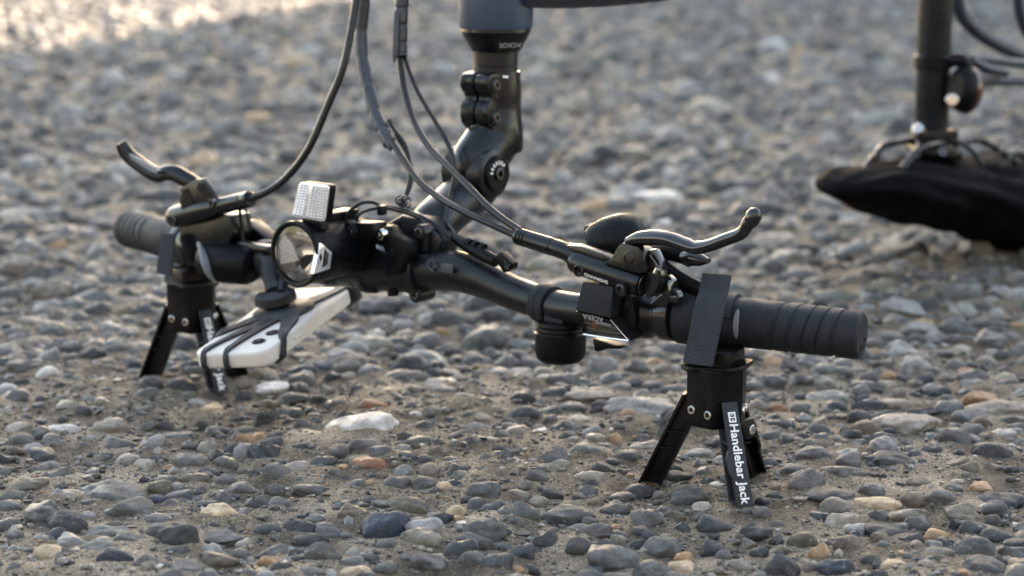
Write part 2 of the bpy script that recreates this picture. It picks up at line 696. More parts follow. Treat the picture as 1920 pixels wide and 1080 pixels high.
# an added, unseen block behind the camera, there to cut the front sky light
wb = MB().box(Vector((-2, -7.5, 1.75)), Vector((16, 0, 0)), Vector((0, 3, 0)), Z * 1.85)
wb2 = wb.build('building', wall.data.materials[0])  # the added unseen block
tag(wb2, 'plain unseen block added behind the camera to darken faces turned towards it', 'building')

# ------------------------------------------------------------------ pebbles set in the ground
def ico(sub):
    bm = bmesh.new()
    bmesh.ops.create_icosphere(bm, subdivisions=sub, radius=1.0)
    v = np.array([p.co[:] for p in bm.verts])
    f = np.array([[q.index for q in p.verts] for p in bm.faces])
    bm.free()
    return v, f


ICO = {1: ico(1), 2: ico(2), 3: ico(3), 4: ico(4)}


def shape(v, seed, rough):
    r = np.random.default_rng(seed)
    d = v / np.linalg.norm(v, axis=1, keepdims=True)
    p = r.uniform(2.0, 2.7)
    out = d / (np.sum(np.abs(d) ** p, axis=1, keepdims=True) ** (1 / p))
    k = np.ones(len(d))
    for amp, fr, n in ((0.11, 1.6, 4), (0.05, 3.4, 5), (0.022, 7.5, 6)):
        for _ in range(n):
            w_ = r.normal(size=3)
            w_ *= fr / np.linalg.norm(w_)
            k += amp * rough * np.sin(d @ w_ * math.pi + r.uniform(0, 6.3)) / math.sqrt(n) * 1.3
    out = out * k[:, None]
    for _ in range(r.integers(1, 4) if rough < 1 else r.integers(4, 8)):                     # worn facets
        n_ = r.normal(size=3)
        n_ /= np.linalg.norm(n_)
        lim = r.uniform(0.66, 0.86) if rough < 1 else r.uniform(0.52, 0.8)
        s_ = out @ n_
        out = out - np.where(s_ > lim, (s_ - lim) * 0.8, 0)[:, None] * n_
    return out


NSH = 24
SHAPES = {s: [shape(ICO[s][0], 100 + k, 1.35 if k % 4 == 0 else 0.75) for k in range(NSH)] for s in (2, 3, 4)}

TONE = {'d': (0.041, 0.0425, 0.044), 'g': (0.092, 0.090, 0.085), 'l': (0.205, 0.197, 0.182), 'w': (0.52, 0.49, 0.45),
        't': (0.185, 0.158, 0.125), 'T': (0.27, 0.235, 0.19), 'o': (0.34, 0.20, 0.105), 'O': (0.44, 0.315, 0.195), 'b': (0.115, 0.092, 0.066),
        'r': (0.24, 0.105, 0.055), 'D': (0.028, 0.037, 0.055)}

TILES = {
    (0, 600): "130,130,130,60,l 205,160,70,50,o 345,85,140,60,g 445,160,120,90,g 650,105,190,70,g 840,80,180,100,l 300,30,260,60,t 380,285,210,110,l 560,300,140,80,g 130,310,160,70,t 15,370,90,90,d 360,410,160,80,w 170,460,110,50,d 515,420,90,90,g 720,350,100,90,g 1000,330,170,70,g 1000,390,110,50,l 1070,215,200,80,t 60,540,220,90,l 600,520,170,60,t 800,540,110,80,d 1110,570,180,80,g 520,660,160,90,T 620,690,130,80,d 200,750,120,60,d 300,780,110,50,d 480,740,90,60,d 850,690,100,70,d 1360,500,220,110,d 1570,650,190,70,O 1110,790,140,70,g 1250,795,130,70,d 1530,760,120,70,d 490,830,230,60,w 850,820,280,120,t 180,900,200,130,g 270,950,190,80,l 430,930,140,90,g 900,935,220,110,g 1620,840,170,70,g 1830,825,200,60,g 1860,895,170,60,o 1300,880,250,60,g 1810,470,170,80,t 790,1020,140,70,g 1070,985,130,80,g 1750,950,130,70,d",
    (0, 810): "1170,220,140,90,d 270,310,130,80,d 470,340,240,100,g 230,410,250,90,b 100,490,170,80,g 70,560,180,110,g 880,465,430,130,g 1010,570,360,150,g 1200,415,180,90,b 1470,370,230,80,b 1570,315,160,60,d 1700,360,170,70,g 1360,470,200,90,g 1500,445,100,60,d 1530,520,100,90,g 1690,495,180,90,g 1270,570,210,90,d 1660,640,300,120,O 500,690,300,130,d 430,755,170,90,d 60,680,180,120,g 860,700,150,80,b 1280,660,150,50,t 1180,760,190,140,d 1300,780,130,70,d 1340,740,110,50,d 850,795,420,80,g 990,840,280,110,g 1690,780,280,130,g 1600,720,80,50,d 1810,780,90,90,g 120,800,160,90,g 60,940,150,150,g 215,905,90,70,d 390,930,240,110,O 510,1020,120,90,g 860,965,260,150,D 1090,1005,240,100,g 1130,910,110,70,d 1340,930,190,80,d 1640,945,270,120,b 1400,1020,270,100,g 130,1050,220,90,g 1440,240,250,100,g 1690,230,190,120,g 1840,280,150,70,t 500,500,240,60,g",
    (480, 600): "580,15,120,40,o 740,50,170,100,g 900,80,140,80,w 1110,30,180,70,l 1400,60,110,80,o 1570,60,130,60,g 880,175,320,90,T 510,110,180,80,g 360,170,230,80,g 370,120,110,40,t 330,240,130,70,d 630,265,250,70,l 1260,270,350,110,l 1490,230,120,70,d 1220,210,120,70,g 1390,200,110,60,g 1640,235,90,50,d 100,340,130,70,g 370,390,140,90,l 690,350,240,100,g 570,415,120,70,d 870,400,210,90,g 1110,440,310,90,g 1380,475,230,70,T 1380,540,210,80,l 1480,400,190,80,g 1650,345,90,50,o 1840,395,170,60,l 1680,430,150,70,g 1570,490,80,80,t 1660,515,160,80,g 140,510,270,60,w 270,545,230,60,g 530,500,130,80,l 470,580,120,80,d 80,600,130,60,b 630,640,200,60,g 1020,545,210,60,O 880,640,210,85,r 1100,610,170,60,g 1170,670,110,60,g 1205,720,100,70,w 1320,690,140,100,t 820,800,480,170,w 240,680,190,70,g 210,730,100,70,d 340,790,160,70,g 480,800,110,90,t 1260,800,120,70,g 1480,790,60,100,t 1560,790,70,70,g 1710,740,140,80,T 1590,720,100,60,g 1580,620,220,80,g 1810,580,100,80,g 1890,750,100,100,g 1130,895,150,70,d 1240,920,210,80,g 1510,895,130,60,d 1610,915,110,60,d 1840,885,170,100,g 1840,980,140,80,g 120,920,180,110,d 20,880,110,60,o 390,890,250,70,t 840,950,280,110,g",
    (480, 810): "940,160,190,80,g 860,245,260,100,r 1340,170,140,80,b 1280,215,130,70,d 1210,200,100,70,d 1300,285,150,80,t 930,320,100,70,b 1060,375,190,80,g 1270,375,190,90,g 1415,415,120,70,O 1500,260,70,60,d 740,410,170,90,g 440,435,270,100,g 170,290,240,190,g 140,420,150,110,g 50,500,120,70,g 1150,525,290,110,b 950,490,150,140,g 660,540,300,90,g 700,640,310,140,b 990,710,360,180,D 1500,575,140,70,O 1710,430,250,110,g 1770,570,140,80,g 1880,600,150,120,g 1700,730,290,130,g 320,730,240,100,d 410,800,240,120,d 990,840,150,110,g 1240,800,290,120,t 500,920,260,140,g 120,900,260,80,d 100,750,180,90,d 90,985,190,90,o 190,1040,150,80,d 960,1000,190,80,g 720,970,200,70,g 1290,980,310,140,g 1150,920,130,100,g 1530,870,220,120,d 1630,950,210,110,g 1810,980,220,110,d 740,1040,220,70,O 830,1060,160,70,d 420,1060,180,70,g 50,1065,120,60,O 1590,500,100,50,d",
    (960, 600): "70,170,170,60,l 60,250,150,60,g 150,310,180,80,g 250,380,180,70,t 380,440,240,110,g 680,340,220,100,l 930,355,190,90,g 740,430,190,90,g 925,450,110,70,d 620,560,430,150,t 420,515,130,60,d 970,660,520,150,l 660,640,140,70,d 460,645,200,70,g 80,600,180,90,d 100,720,220,100,d 290,750,110,70,g 400,810,230,90,g 430,870,140,80,g 600,830,160,100,l 770,890,160,70,o 790,820,130,60,d 960,880,100,60,g 560,1010,280,120,g 300,1060,240,110,g 800,1020,100,50,t 1410,1000,210,70,l 1210,520,200,60,g 1040,270,190,80,t 1150,220,150,50,l 1840,450,160,90,g 1850,560,170,80,g 1840,640,150,80,t 780,270,150,70,g 40,400,170,60,l",
    (960, 810): "180,335,200,120,g 50,265,110,90,g 580,340,240,80,T 1230,330,210,80,d 1400,250,150,70,g 320,445,180,90,d 510,455,110,90,g 580,400,160,60,d 820,470,190,50,g 780,565,230,80,d 870,515,70,80,t 1330,470,280,120,g 1480,370,110,50,d 1520,395,90,50,w 1600,450,90,80,l 430,585,370,120,g 80,600,230,120,g 40,680,120,70,g 1220,615,150,80,b 1420,625,150,80,g 1510,680,240,110,d 1280,700,140,80,d 640,740,250,110,g 580,640,120,80,g 90,740,150,50,g 270,790,240,110,d 510,850,220,100,d 790,790,120,70,t 750,865,170,60,D 1120,830,250,130,g 1290,910,150,70,o 1500,840,190,90,d 1585,890,110,100,g 80,870,170,100,d 1060,1000,270,130,g 600,1010,170,70,d 810,1060,240,90,t 1240,1070,260,80,g 1860,880,140,100,d 50,1010,90,60,o 170,1010,90,60,d",
    (1440, 600): "1200,25,170,60,o 1420,60,270,110,g 1870,40,110,60,o 1260,130,170,70,l 1410,150,160,80,g 980,190,210,70,l 1040,240,260,80,l 1110,300,230,70,g 790,225,110,40,o 1490,375,150,50,r 1780,390,50,40,r 40,300,160,70,o 440,370,220,80,g 240,415,190,80,g 430,445,160,60,T 50,440,170,90,g 760,410,150,80,g 880,460,150,60,T 680,515,170,100,g 985,515,120,80,t 1290,520,180,60,d 1540,500,220,70,g 1770,500,200,60,d 1880,560,110,60,l 1580,585,330,120,o 450,560,260,90,l 70,650,140,60,r 500,640,190,80,d 240,645,140,60,g 980,615,240,70,t 1140,670,250,70,d 1350,640,190,100,g 1720,680,400,90,t 1010,770,430,130,T 720,810,210,100,b 90,790,210,80,d 270,740,130,60,l 390,770,150,70,t 380,840,160,70,g 390,890,120,80,g 250,880,100,60,d 160,920,190,80,d 300,950,100,50,g 40,890,150,80,g 820,920,200,100,g 1010,920,140,100,g 1390,910,290,130,d 1540,830,190,100,g 1590,760,160,70,b 1870,820,140,90,g 330,1030,270,110,g 600,1030,260,90,l 1100,1040,170,110,d 1230,1000,190,80,d 1680,1000,290,110,d 1440,1010,120,60,d 910,400,90,40,o",
    (1440, 810): "910,250,330,110,d 180,300,220,90,g 560,320,350,110,g 1430,240,180,80,b 1680,270,160,80,t 1140,390,210,80,b 770,435,190,80,g 870,380,80,30,o 470,480,360,90,d 1090,475,170,130,b 820,530,310,80,O 810,595,180,90,g 560,650,260,100,T 1610,400,180,110,o 1160,250,120,60,d 1000,670,140,60,g 1110,650,190,90,g 900,740,350,110,d 660,765,150,80,D 840,790,150,100,b 1100,800,150,80,d 1260,740,190,80,o 1300,790,100,50,g 1240,700,100,40,d 390,880,180,120,o 580,840,210,120,b 260,780,210,110,b 1530,690,170,100,d 1490,620,110,50,t 1440,580,260,100,t 1700,550,180,90,g 1560,860,260,130,g 520,1010,280,120,D 760,960,140,100,d 920,1020,200,70,O 80,990,270,140,d 60,890,130,110,d 60,780,110,80,d 1280,910,220,40,t 1230,970,120,70,g 1860,820,160,80,d 1860,960,130,80,O 1520,950,120,40,g 1390,425,110,50,g 1480,350,90,50,g 50,410,90,60,b 40,480,120,50,d 1780,640,70,80,g 1690,630,110,60,g",
}
FAR = "1235,367,90,26,w 385,298,62,22,O 110,460,40,24,o 970,355,72,24,l 1525,293,52,40,t 1560,355,70,30,T 1735,605,50,24,o 1200,320,60,18,d 1160,386,60,22,g 1120,388,50,18,o 1075,195,70,26,t 1330,200,80,22,T 1450,84,50,18,w 1447,147,36,18,w 1290,165,60,20,l 1500,95,30,14,o 1190,80,60,20,l 300,330,90,24,l 60,310,60,24,l 150,250,70,26,t 215,150,60,30,l 280,60,40,20,T 400,140,50,22,t 560,115,50,22,O 480,220,60,18,o 700,310,90,26,l 740,365,90,22,T 1650,220,80,26,l 1480,490,70,30,l 1400,380,60,24,t 1300,300,70,24,g 1100,300,80,26,g 1050,115,80,20,g 80,540,90,30,l 40,500,70,30,t 180,560,90,30,g 560,590,70,28,g 60,400,80,26,l 150,330,70,22,t 130,210,80,24,l 320,190,70,26,g 180,90,60,22,T 1850,640,80,30,g 1700,580,90,34,l 1560,560,80,30,g 1500,520,80,28,g 1450,450,80,26,t 1250,450,70,26,d 1650,520,80,24,d 1800,560,80,30,g 1750,520,60,22,g"

placed = []
for (tx, ty), txt in TILES.items():
    for it in txt.split():
        a, b_, c, d, k = it.split(',')
        placed.append((tx + float(a) / 4, ty + float(b_) / 4, float(c) / 4, float(d) / 4, k))
for it in FAR.split():
    a, b_, c, d, k = it.split(',')
    placed.append((float(a), float(b_), float(c), float(d), k))

stones = []            # x, y, z, a, b, c, yaw, tilt, tone, shape, pixel size, placed?
cell = {}
CS = 0.05


def near_free(x, y, r, f):
    i, j = int(math.floor(x / CS)), int(math.floor(y / CS))
    for di in (-1, 0, 1):
        for dj in (-1, 0, 1):
            for (qx, qy, qr) in cell.get((i + di, j + dj), ()):
                if (x - qx) ** 2 + (y - qy) ** 2 < (f * (r + qr)) ** 2:
                    return False
    return True


def put(x, y, r):
    cell.setdefault((int(math.floor(x / CS)), int(math.floor(y / CS))), []).append((x, y, r))


def jitter(t, k=0.16):
    f = 1 + random.uniform(-k, k)
    return tuple(max(0.01, q * f * (1 + random.uniform(-0.025, 0.025))) for q in t)


for (px, py, wpx, hpx, k) in placed:
    g0 = Gd(px, py + hpx * 0.30)
    s_ = mm(1, g0)
    phi = math.atan2(CAM.z, g0.y)
    a = wpx * s_ / 2 * 1.06
    b_ = a * random.uniform(0.62, 0.85)
    b_ = min(b_, hpx * s_ * 0.45 / math.sin(phi))
    T_ = hpx * s_ * 1.04 - b_ * math.sin(phi)
    c = math.sqrt(max(T_ * T_ - (b_ * math.sin(phi)) ** 2, (0.22 * a) ** 2)) / math.cos(phi)
    c = min(max(c * 1.04, 0.34 * a), 0.84 * a)
    gp = Gd(px, py + hpx / 2)
    x, y = gp.x * (1 + b_ / gp.y), gp.y + b_ * 0.9
    z = float(gheight(x, y)) * 0.5 + 0.02 * c
    stones.append([x, y, z, a, b_, c, random.uniform(-0.35, 0.35) + math.pi * random.randrange(2), random.uniform(-0.14, 0.14), jitter(TONE[k], 0.08), random.randrange(NSH), wpx, True])
    put(x, y, 0.5 * (a + b_))
# keep the feet of the stands on clear ground
FEET = [(0.1365 + 0.049 * math.cos(R(q)), 1.392 + 0.049 * math.sin(R(q))) for q in (163, -73, 48)]
FEET += [(-0.2605 + 0.046 * math.cos(R(q)), 1.712 + 0.046 * math.sin(R(q))) for q in (159, -54, 38)]
stones = [s for s in stones if all((s[0] - fx) ** 2 + (s[1] - fy) ** 2 > (0.006 + 0.55 * s[3]) ** 2 for fx, fy in FEET)]
for fx, fy in FEET:
    put(fx, fy, 0.006)


def pick_tone(a):
    u_ = random.random() * (0.955 if a > 0.0105 else 1.0)
    if a > 0.0105 and u_ > 0.85:
        u_ = 0.5
    for q, k in ((0.24, 'd'), (0.60, 'g'), (0.74, 'l'), (0.87, 't'), (0.92, 'T'), (0.955, 'b'), (0.965, 'o'), (0.975, 'O'), (0.979, 'r'), (0.987, 'w'), (1.01, 'D')):
        if u_ < q:
            return jitter(TONE[k], 0.25)


def scatter(n, x0, x1, y0, y1, amin, amed, amax, f):
    for _ in range(n):
        y = random.uniform(y0, y1)
        hw = x1 + 0.24 * y
        x = random.uniform(-hw, hw)
        a = min(max(amed * math.exp(random.gauss(0, 0.42)), amin), amax)
        b_ = a * random.uniform(0.6, 0.95)
        if not near_free(x, y, 0.5 * (a + b_), f):
            continue
        put(x, y, 0.5 * (a + b_))
        c = a * random.uniform(0.48, 0.84)
        z = float(gheight(x, y)) * 0.7 + random.uniform(-0.2, 0.22) * c
        stones.append([x, y, z, a, b_, c, random.uniform(-1.2, 1.2), random.uniform(-0.22, 0.22), pick_tone(a), random.randrange(NSH), 2 * a * FPX / y, False])


scatter(2400, 0, 0.45, 0.85, 1.75, 0.005, 0.0085, 0.017, 0.90)
scatter(2600, 0, 0.45, 0.85, 1.75, 0.002, 0.0032, 0.006, 0.95)
scatter(3800, 0, 0.5, 1.75, 2.6, 0.006, 0.0115, 0.026, 0.84)
scatter(4500, 0, 0.5, 1.75, 2.6, 0.003, 0.0055, 0.009, 0.88)
scatter(9000, 0, 0.6, 2.6, 4.6, 0.007, 0.0125, 0.028, 0.80)
scatter(9000, 0, 0.8, 4.6, 9.5, 0.010, 0.0180, 0.034, 0.80)

# silt is banked up a little against every stone
for s in stones:
    x, y, z, a, b_, c = s[:6]
    if not (0.95 < y < 2.7) or abs(x) > 0.24 * y + 0.3 or a < 0.004:
        continue
    r_ = 0.5 * (a + b_)
    i0, i1 = np.searchsorted(xs, [x - 2 * r_, x + 2 * r_])
    j0, j1 = np.searchsorted(ys, [y - 2 * r_, y + 2 * r_])
    if i1 <= i0 or j1 <= j0:
        continue
    d_ = np.sqrt((gx[j0:j1, i0:i1] - x) ** 2 + (gy[j0:j1, i0:i1] - y) ** 2) / r_
    gz[j0:j1, i0:i1] += np.clip(0.30 * c, 0, 0.004) * np.exp(-((d_ - 0.8) / 0.45) ** 2) * (0.5 + 0.5 * math.sin(x * 310 + y * 170))
ground.data.vertices.foreach_set('co', np.stack([gx.ravel(), gy.ravel(), gz.ravel()], 1).astype(np.float32).ravel())
ground.data.update()

order = sorted(range(len(stones)), key=lambda i: -stones[i][10] if abs(stones[i][0]) < 0.245 * stones[i][1] and stones[i][1] > 1.16 else 1e-6 * i)
single = set(order[:300])
base_me = []
for k in range(NSH):
    me = bpy.data.meshes.new('stone')
    me.from_pydata(SHAPES[4][k].tolist(), [], ICO[4][1].tolist())
    me.polygons.foreach_set('use_smooth', [True] * len(me.polygons))
    me.materials.append(M['stone'])
    base_me.append(me)
acc = {2: [], 3: []}
from mathutils import Euler
for i, s in enumerate(stones):
    x, y, z, a, b_, c, yaw, tilt, tone, k, wp_, pl_ = s
    if i in single:
        o = bpy.data.objects.new('stone', base_me[k])
        COL.objects.link(o)
        o.location = (x, y, z)
        o.scale = (a, b_, c)
        o.rotation_euler = (random.uniform(-0.12, 0.12), tilt, yaw)
        o.color = (*tone, 1)
        o.parent = ground
        continue
    sub = 3 if (y < 1.9 and a > 0.0045) else 2
    m3 = np.array(Euler((random.uniform(-0.15, 0.15), tilt, yaw)).to_matrix())
    v = (SHAPES[sub][k] * np.array([a, b_, c])) @ m3.T + np.array([x, y, z])
    acc[sub].append((v, tone))
for sub, name in ((2, 'small_stones'), (3, 'pebbles')):
    L_ = acc[sub]
    nv = len(ICO[sub][0])
    co = np.concatenate([q[0] for q in L_])
    fc = np.concatenate([ICO[sub][1] + nv * i for i in range(len(L_))])
    tn = np.repeat(np.array([q[1] for q in L_]), nv, axis=0)
    o = np_mesh(name, co, fc, M['stones'], tn)
    o.parent = ground
    o['kind'] = 'stuff'
# loose grit lying in the silt between the pebbles
ng = 34000
gyv = rng.uniform(1.0, 2.1, ng)
gxv = rng.uniform(-1, 1, ng) * (0.24 * gyv + 0.25)
gzv = gheight(gxv, gyv)
ra = np.exp(rng.normal(math.log(0.00125), 0.5, ng))
V1, F1 = ICO[1]
sc3 = np.stack([ra, ra * rng.uniform(0.6, 1, ng), ra * rng.uniform(0.4, 0.8, ng)], 1)
an = rng.uniform(0, 6.283, ng)
loc = V1[None] * sc3[:, None, :] * (1 + 0.25 * rng.normal(size=(ng, len(V1), 1)))
cx, sx = np.cos(an)[:, None], np.sin(an)[:, None]
co = np.stack([loc[..., 0] * cx - loc[..., 1] * sx + gxv[:, None], loc[..., 0] * sx + loc[..., 1] * cx + gyv[:, None], loc[..., 2] + (gzv + 0.25 * ra)[:, None]], 2).reshape(-1, 3)
fc = (F1[None] + (np.arange(ng) * len(V1))[:, None, None]).reshape(-1, 3)
pal = np.array([TONE[q] for q in 'dggltTbow'])
tn = np.repeat(pal[rng.choice(len(pal), ng, p=[.2, .2, .12, .12, .16, .1, .05, .03, .02])], len(V1), axis=0)
o = np_mesh('grit', co, fc, M['stones'], tn, smooth=False)
o.parent = ground
o['kind'] = 'stuff'

# ------------------------------------------------------------------ the bicycle, standing upside down
BR = Vector((0.20, 1.90, 0))
bike = thing('bicycle', BR, 'upside down bicycle with slate blue head tube and matt black handlebar propped above the pebbles', 'bicycle')


def pt(name, mb, m, parent=bike, bevel=0.0, smooth=35, seg=2, label=None):
    o = mb.build(name, M[m], parent, bevel, smooth, seg)
    if label:
        o['label'] = label
    return o


def bolt(center, axis, r, h, parent, name='bolt', m='darksteel', hexr=0.5):
    """A socket head bolt: axis points out of the head."""
    a = axis.normalized()
    b = MB().lathe(center, a, [(-h, r * 0.55), (-h, r), (-0.12 * r, r), (0, r * 0.86), (0, r * hexr), (-0.45 * r, r * hexr * 0.9), (-0.45 * r, 0)], 18)
    return b.build(name, M[m], parent)


# handlebar: a swept, slightly rising tube
bar = MB()
bp = [(352, 454, .010), (400, 468, .003), (450, 477, 0), (505, 486, .001), (560, 493, .003), (612, 497, .002), (660, 499, 0), (700, 500, 0), (760, 502, 0), (800, 505, 0), (858, 509, .002), (913, 527, .004), (960, 548, .004),
      (1012, 566, .003), (1055, 577, .001), (1110, 584, 0), (1200, 589, 0), (1290, 595, .004)]
br = [.0113, .0113, .0114, .012, .0135, .0152, .0156, .0156, .0156, .0155, .0145, .0130, .0120, .0115, .0113, .0113, .0113, .0113]
bar.tube([Q(*q) for q in bp], [q * 1.03 for q in br], 28, 8)
handlebar = pt('handlebar', bar, 'alu')
# faint print beside the clamp
o0 = Q(808, 497, -.0158)
text_mesh('print_mark', 'Q', o0, U, Z, .0105, M['faintprint'], handlebar, bold=.01)
mk = MB()
c_ = Q(838, 503, -.0154)
mk.box(c_, U * .0055, Z * .0032, B * .0006)
pt('print_mark', mk, 'faintprint', handlebar, .0002)

# grips -------------------------------------------------------------
GA, GE = Q(1272, 592, .004), Q(1618, 628.5, .037)


def make_grip(A, E, sgn):
    ax = (E - A)
    Lg = ax.length
    ax.normalize()
    prof = [(0.0, .0128), (0.0, .0172), (.0015, .0184), (.010, .0186), (.0135, .0180), (.018, .0163), (.030, .0160), (.042, .0166)]
    g = [0.565, 0.648, 0.728, 0.805, 0.885]
    for q in np.linspace(.40, .955, 60):
        t = q * Lg
        r = .0168 - .0006 * q
        d = min(abs(q - h_) for h_ in g)
        if d < .006:
            r -= .0011
        prof.append((t, r))
    prof += [(Lg * .975, .0160), (Lg * .99, .0152), (Lg * .998, .0138), (Lg, .0115), (Lg * .997, 0)]
    # the grooves bend round the grip like a spiral: rings pushed along the axis by a sine
    b = MB().lathe(A, ax, prof, 44, e1=Z)
    n0 = len(prof) * 44
    for k, v in enumerate(b.v):
        t = (v - A).dot(ax)
        if .38 * Lg < t < .96 * Lg:
            j = k % 44
            b.v[k] = v + ax * (.0035 * math.cos(2 * math.pi * j / 44 + .5) * min(1, (t / Lg - .38) * 12) * min(1, (.96 - t / Lg) * 12))
    gr = pt('grip', b, 'rubber', smooth=28)
    return gr, ax, Lg


grip_r, GX, GL = make_grip(GA, GE, 1)
# scuffs in the grip end
gn = GX
up2 = (Z - gn * Z.dot(gn)).normalized()
sd2 = gn.cross(up2)
for (a_, b_, r_) in ((-.003, -.0078, .0012), (.0042, -.0065, .001), (.0015, -.0085, .0013), (-.006, -.004, .0009), (.005, -.0095, .0008)):
    c_ = GE + gn * .0001 + up2 * b_ + sd2 * a_
    mk = MB().lathe(c_, gn, [(-.0015, r_ * 1.1), (.00005, r_ * 1.2), (.0002, r_ * .6), (.0002, 0)], 7)
    pt('scuff', mk, 'hole', grip_r)
# pale slit in the grip where the palm pad begins
c_ = Pl(1394, 610, GA.lerp(GE, .36) , B)
fr_n = (CAM - c_).normalized()
vdir = (Z * .98 + GX * .10).normalized()
c_ = GA + GX * ((c_ - GA).dot(GX))
ring = []
sl = MB()
rows = []
for k in range(13):
    q = -0.62 + 1.24 * k / 12
    wdt = .0019 * math.sqrt(max(0, 1 - (q / .64) ** 2)) + .00005
    nrm = (-GX.cross(Z)).normalized()
    if nrm.y > 0:
        nrm = -nrm
    rad = nrm * math.cos(q + .12) + Z * math.sin(q + .12)
    p_ = c_ + rad * .01672
    rows.append([p_ - GX * wdt, p_ + rad * .00035, p_ + GX * wdt, p_ - rad * .0012])
sl.loft(rows)
pt('inlay', sl, 'inlay', grip_r)
# lock ring of the grip, gloss, with its bolt lug
lr = MB().lathe(Q(1245, 589, 0), (Q(1275, 592, .001) - Q(1245, 589, 0)), [(0, .0115), (0, .0165), (.0012, .0176), (.0095, .0178), (.0108, .0172), (.0108, .0115)], 40)
lug = Q(1264, 556, -.010)
lr.tube([lug - U * .0055, lug + U * .0055], .0056, 16, 1)
lock_r = pt('lock_ring', lr, 'gloss')
bolt(Q(1266, 556, -.0152), -B - U * .25, .0036, .004, lock_r)

# left grip (further away)
LA, LE = Q(372, 461, .006), Q(241, 428, .045)
grip_l, LX, LL = make_grip(LA, LE, -1)
lr = MB().lathe(Q(372, 461, .006), (Q(352, 455, .010) - Q(372, 461, .006)), [(-.004, .0115), (-.004, .0172), (-.002, .0182), (.006, .0182), (.008, .0172), (.008, .0115)], 36)
lock_l = pt('lock_ring', lr, 'gloss')
bolt(Q(356, 442, -.011), -B, .0034, .004, lock_l)

# ---------------------------------------------------------------- right controls
O1 = -.026
lv = MB()
ribs = lambda i, n: 1.0
lv.tube([Q(1037, 463, O1), Q(1062, 472, O1), Q(1090, 486, O1 + .002)], [.0060, .0062, .0075], 20, 5)
ca, cb = Q(1078, 489, O1), Q(1206, 533, O1)
ax = (cb - ca)
LN = ax.length
lv.lathe(ca, ax, [(-.003, .003), (-.0022, .0062), (0, .0078), (.004, .0086), (LN - .002, .0088), (LN, .0084), (LN, .0062), (LN - .003, .0056), (LN - .003, 0)], 32)
brake_r = pt('brake_lever', lv, 'paint')
bk = MB()
bk.prism([Q(x, y, O1 - .0075) for x, y in ((1130, 493), (1146, 484), (1158, 462), (1166, 455), (1196, 463), (1206, 474), (1211, 512), (1190, 512))], B * .014)
pt('pivot_bracket', bk, 'paint', brake_r, .0012)
# the ridge along the top of the reservoir
bk = MB().prism([Q(x, y, O1 - .004) for x, y in ((1046, 458), (1090, 462), (1130, 476), (1146, 486), (1130, 494), (1078, 482))], B * .011)
pt('reservoir', bk, 'paint', brake_r, .002)
pv = Q(1178, 484, O1 - .0082)
bolt(pv, -B, .0042, .004, brake_r, 'pivot_bolt', 'gloss', .78)
bolt(Q(1083, 508, O1 - .0098), -B, .0043, .009, brake_r, 'port_cap', 'gloss', .8)
bc = Q(1163, 543, O1 - .011)
bk = MB().tube([bc + B * .012, bc + B * .0005], .0048, 18, 1)
pt('clamp_lug', bk, 'paint', brake_r)
bolt(bc - B * .0008, -B - Z * .15, .0037, .003, brake_r)
bk = MB().lathe(cb + ax.normalized() * .0002, ax, [(0, .0070), (.0006, .0076), (.0014, .0068), (.0004, .0040), (.0004, 0)], 24)
pt('end_cap', bk, 'gloss', brake_r)
# hose sleeve with ribs
a0, a1 = Q(969, 442, O1), Q(1038, 463.5, O1)
sx_ = (a1 - a0)
SL = sx_.length
pr = [(0, .0036), (0, .0052), (.0012, .0060)]
for k in range(3):
    pr += [(.003 + .0028 * k, .0060), (.0036 + .0028 * k, .0052), (.0042 + .0028 * k, .0060)]
pr += [(SL - .0012, .0063), (SL - .0006, .0057), (SL, .0057)]
pt('hose_sleeve', MB().lathe(a0, sx_, pr, 26), 'paint', brake_r)
# SHIMANO, upside down like the bicycle
tdir = ax.normalized()
tx0 = ca + ax * .43
tn_ = (-B * .86 - Z * .46).normalized()
tn_ = (tn_ - tdir * tn_.dot(tdir)).normalized()
text_mesh('lettering', 'SHIMANO', tx0 + tn_ * .0091, -tdir, tdir.cross(tn_), .0044, M['print'], brake_r, bold=.012, space=1.05)
# the lever blade
bl = MB()
pts = [(1180, 452), (1200, 447), (1228, 446), (1256, 448), (1284, 457), (1308, 464), (1332, 460), (1362, 449), (1386, 440), (1397, 430), (1404, 416), (1412, 403)]
wd_ = [.0032, .0048, .0054, .0050, .0046, .0044, .0042, .0042, .0041, .0038, .0039, .0034]
wb_ = [.0050, .0062, .0068, .0070, .0070, .0070, .0068, .0066, .0060, .0052, .0048, .0036]
bl.tube([Q(x, y, O1 - .002 - .0006 * k) for k, (x, y) in enumerate(pts)], [(a, b_) for a, b_ in zip(wd_, wb_)], 22, 6, ref=Z)
tip = Q(1413, 402, O1 - .009)
bl.lathe(tip - Z * .0085 - U * .003, (Z + U * .42), [(0, .0), (.0012, .0034), (.0045, .0050), (.0085, .0053), (.0118, .0040), (.0134, .0018), (.0138, 0)], 20)
blade_r = pt('lever_blade', bl, 'gloss', brake_r)
# reach plate between bracket and blade
bk = MB().prism([Q(x, y, O1 - .001) for x, y in ((1196, 470), (1224, 468), (1236, 490), (1240, 520), (1228, 548), (1214, 560), (1206, 540), (1214, 510))], B * .008)
pt('link_plate', bk, 'gloss', brake_r, .001)
bk = MB().tube([Q(1219, 478, O1 - .003), Q(1235, 503, O1 - .003), Q(1233, 516, O1 - .003)], .0009, 8, 4)
bk.tube([Q(1222, 569, O1 - .004), Q(1240, 553, O1 - .004)], .0007, 8, 2)
pt('wire_clip', bk, 'darksteel', brake_r)
bk = MB().tube([Q(1228, 512, O1 - .004), Q(1233, 503, O1 - .004)], .0016, 10, 1)
pt('adjuster', bk, 'steel', brake_r)

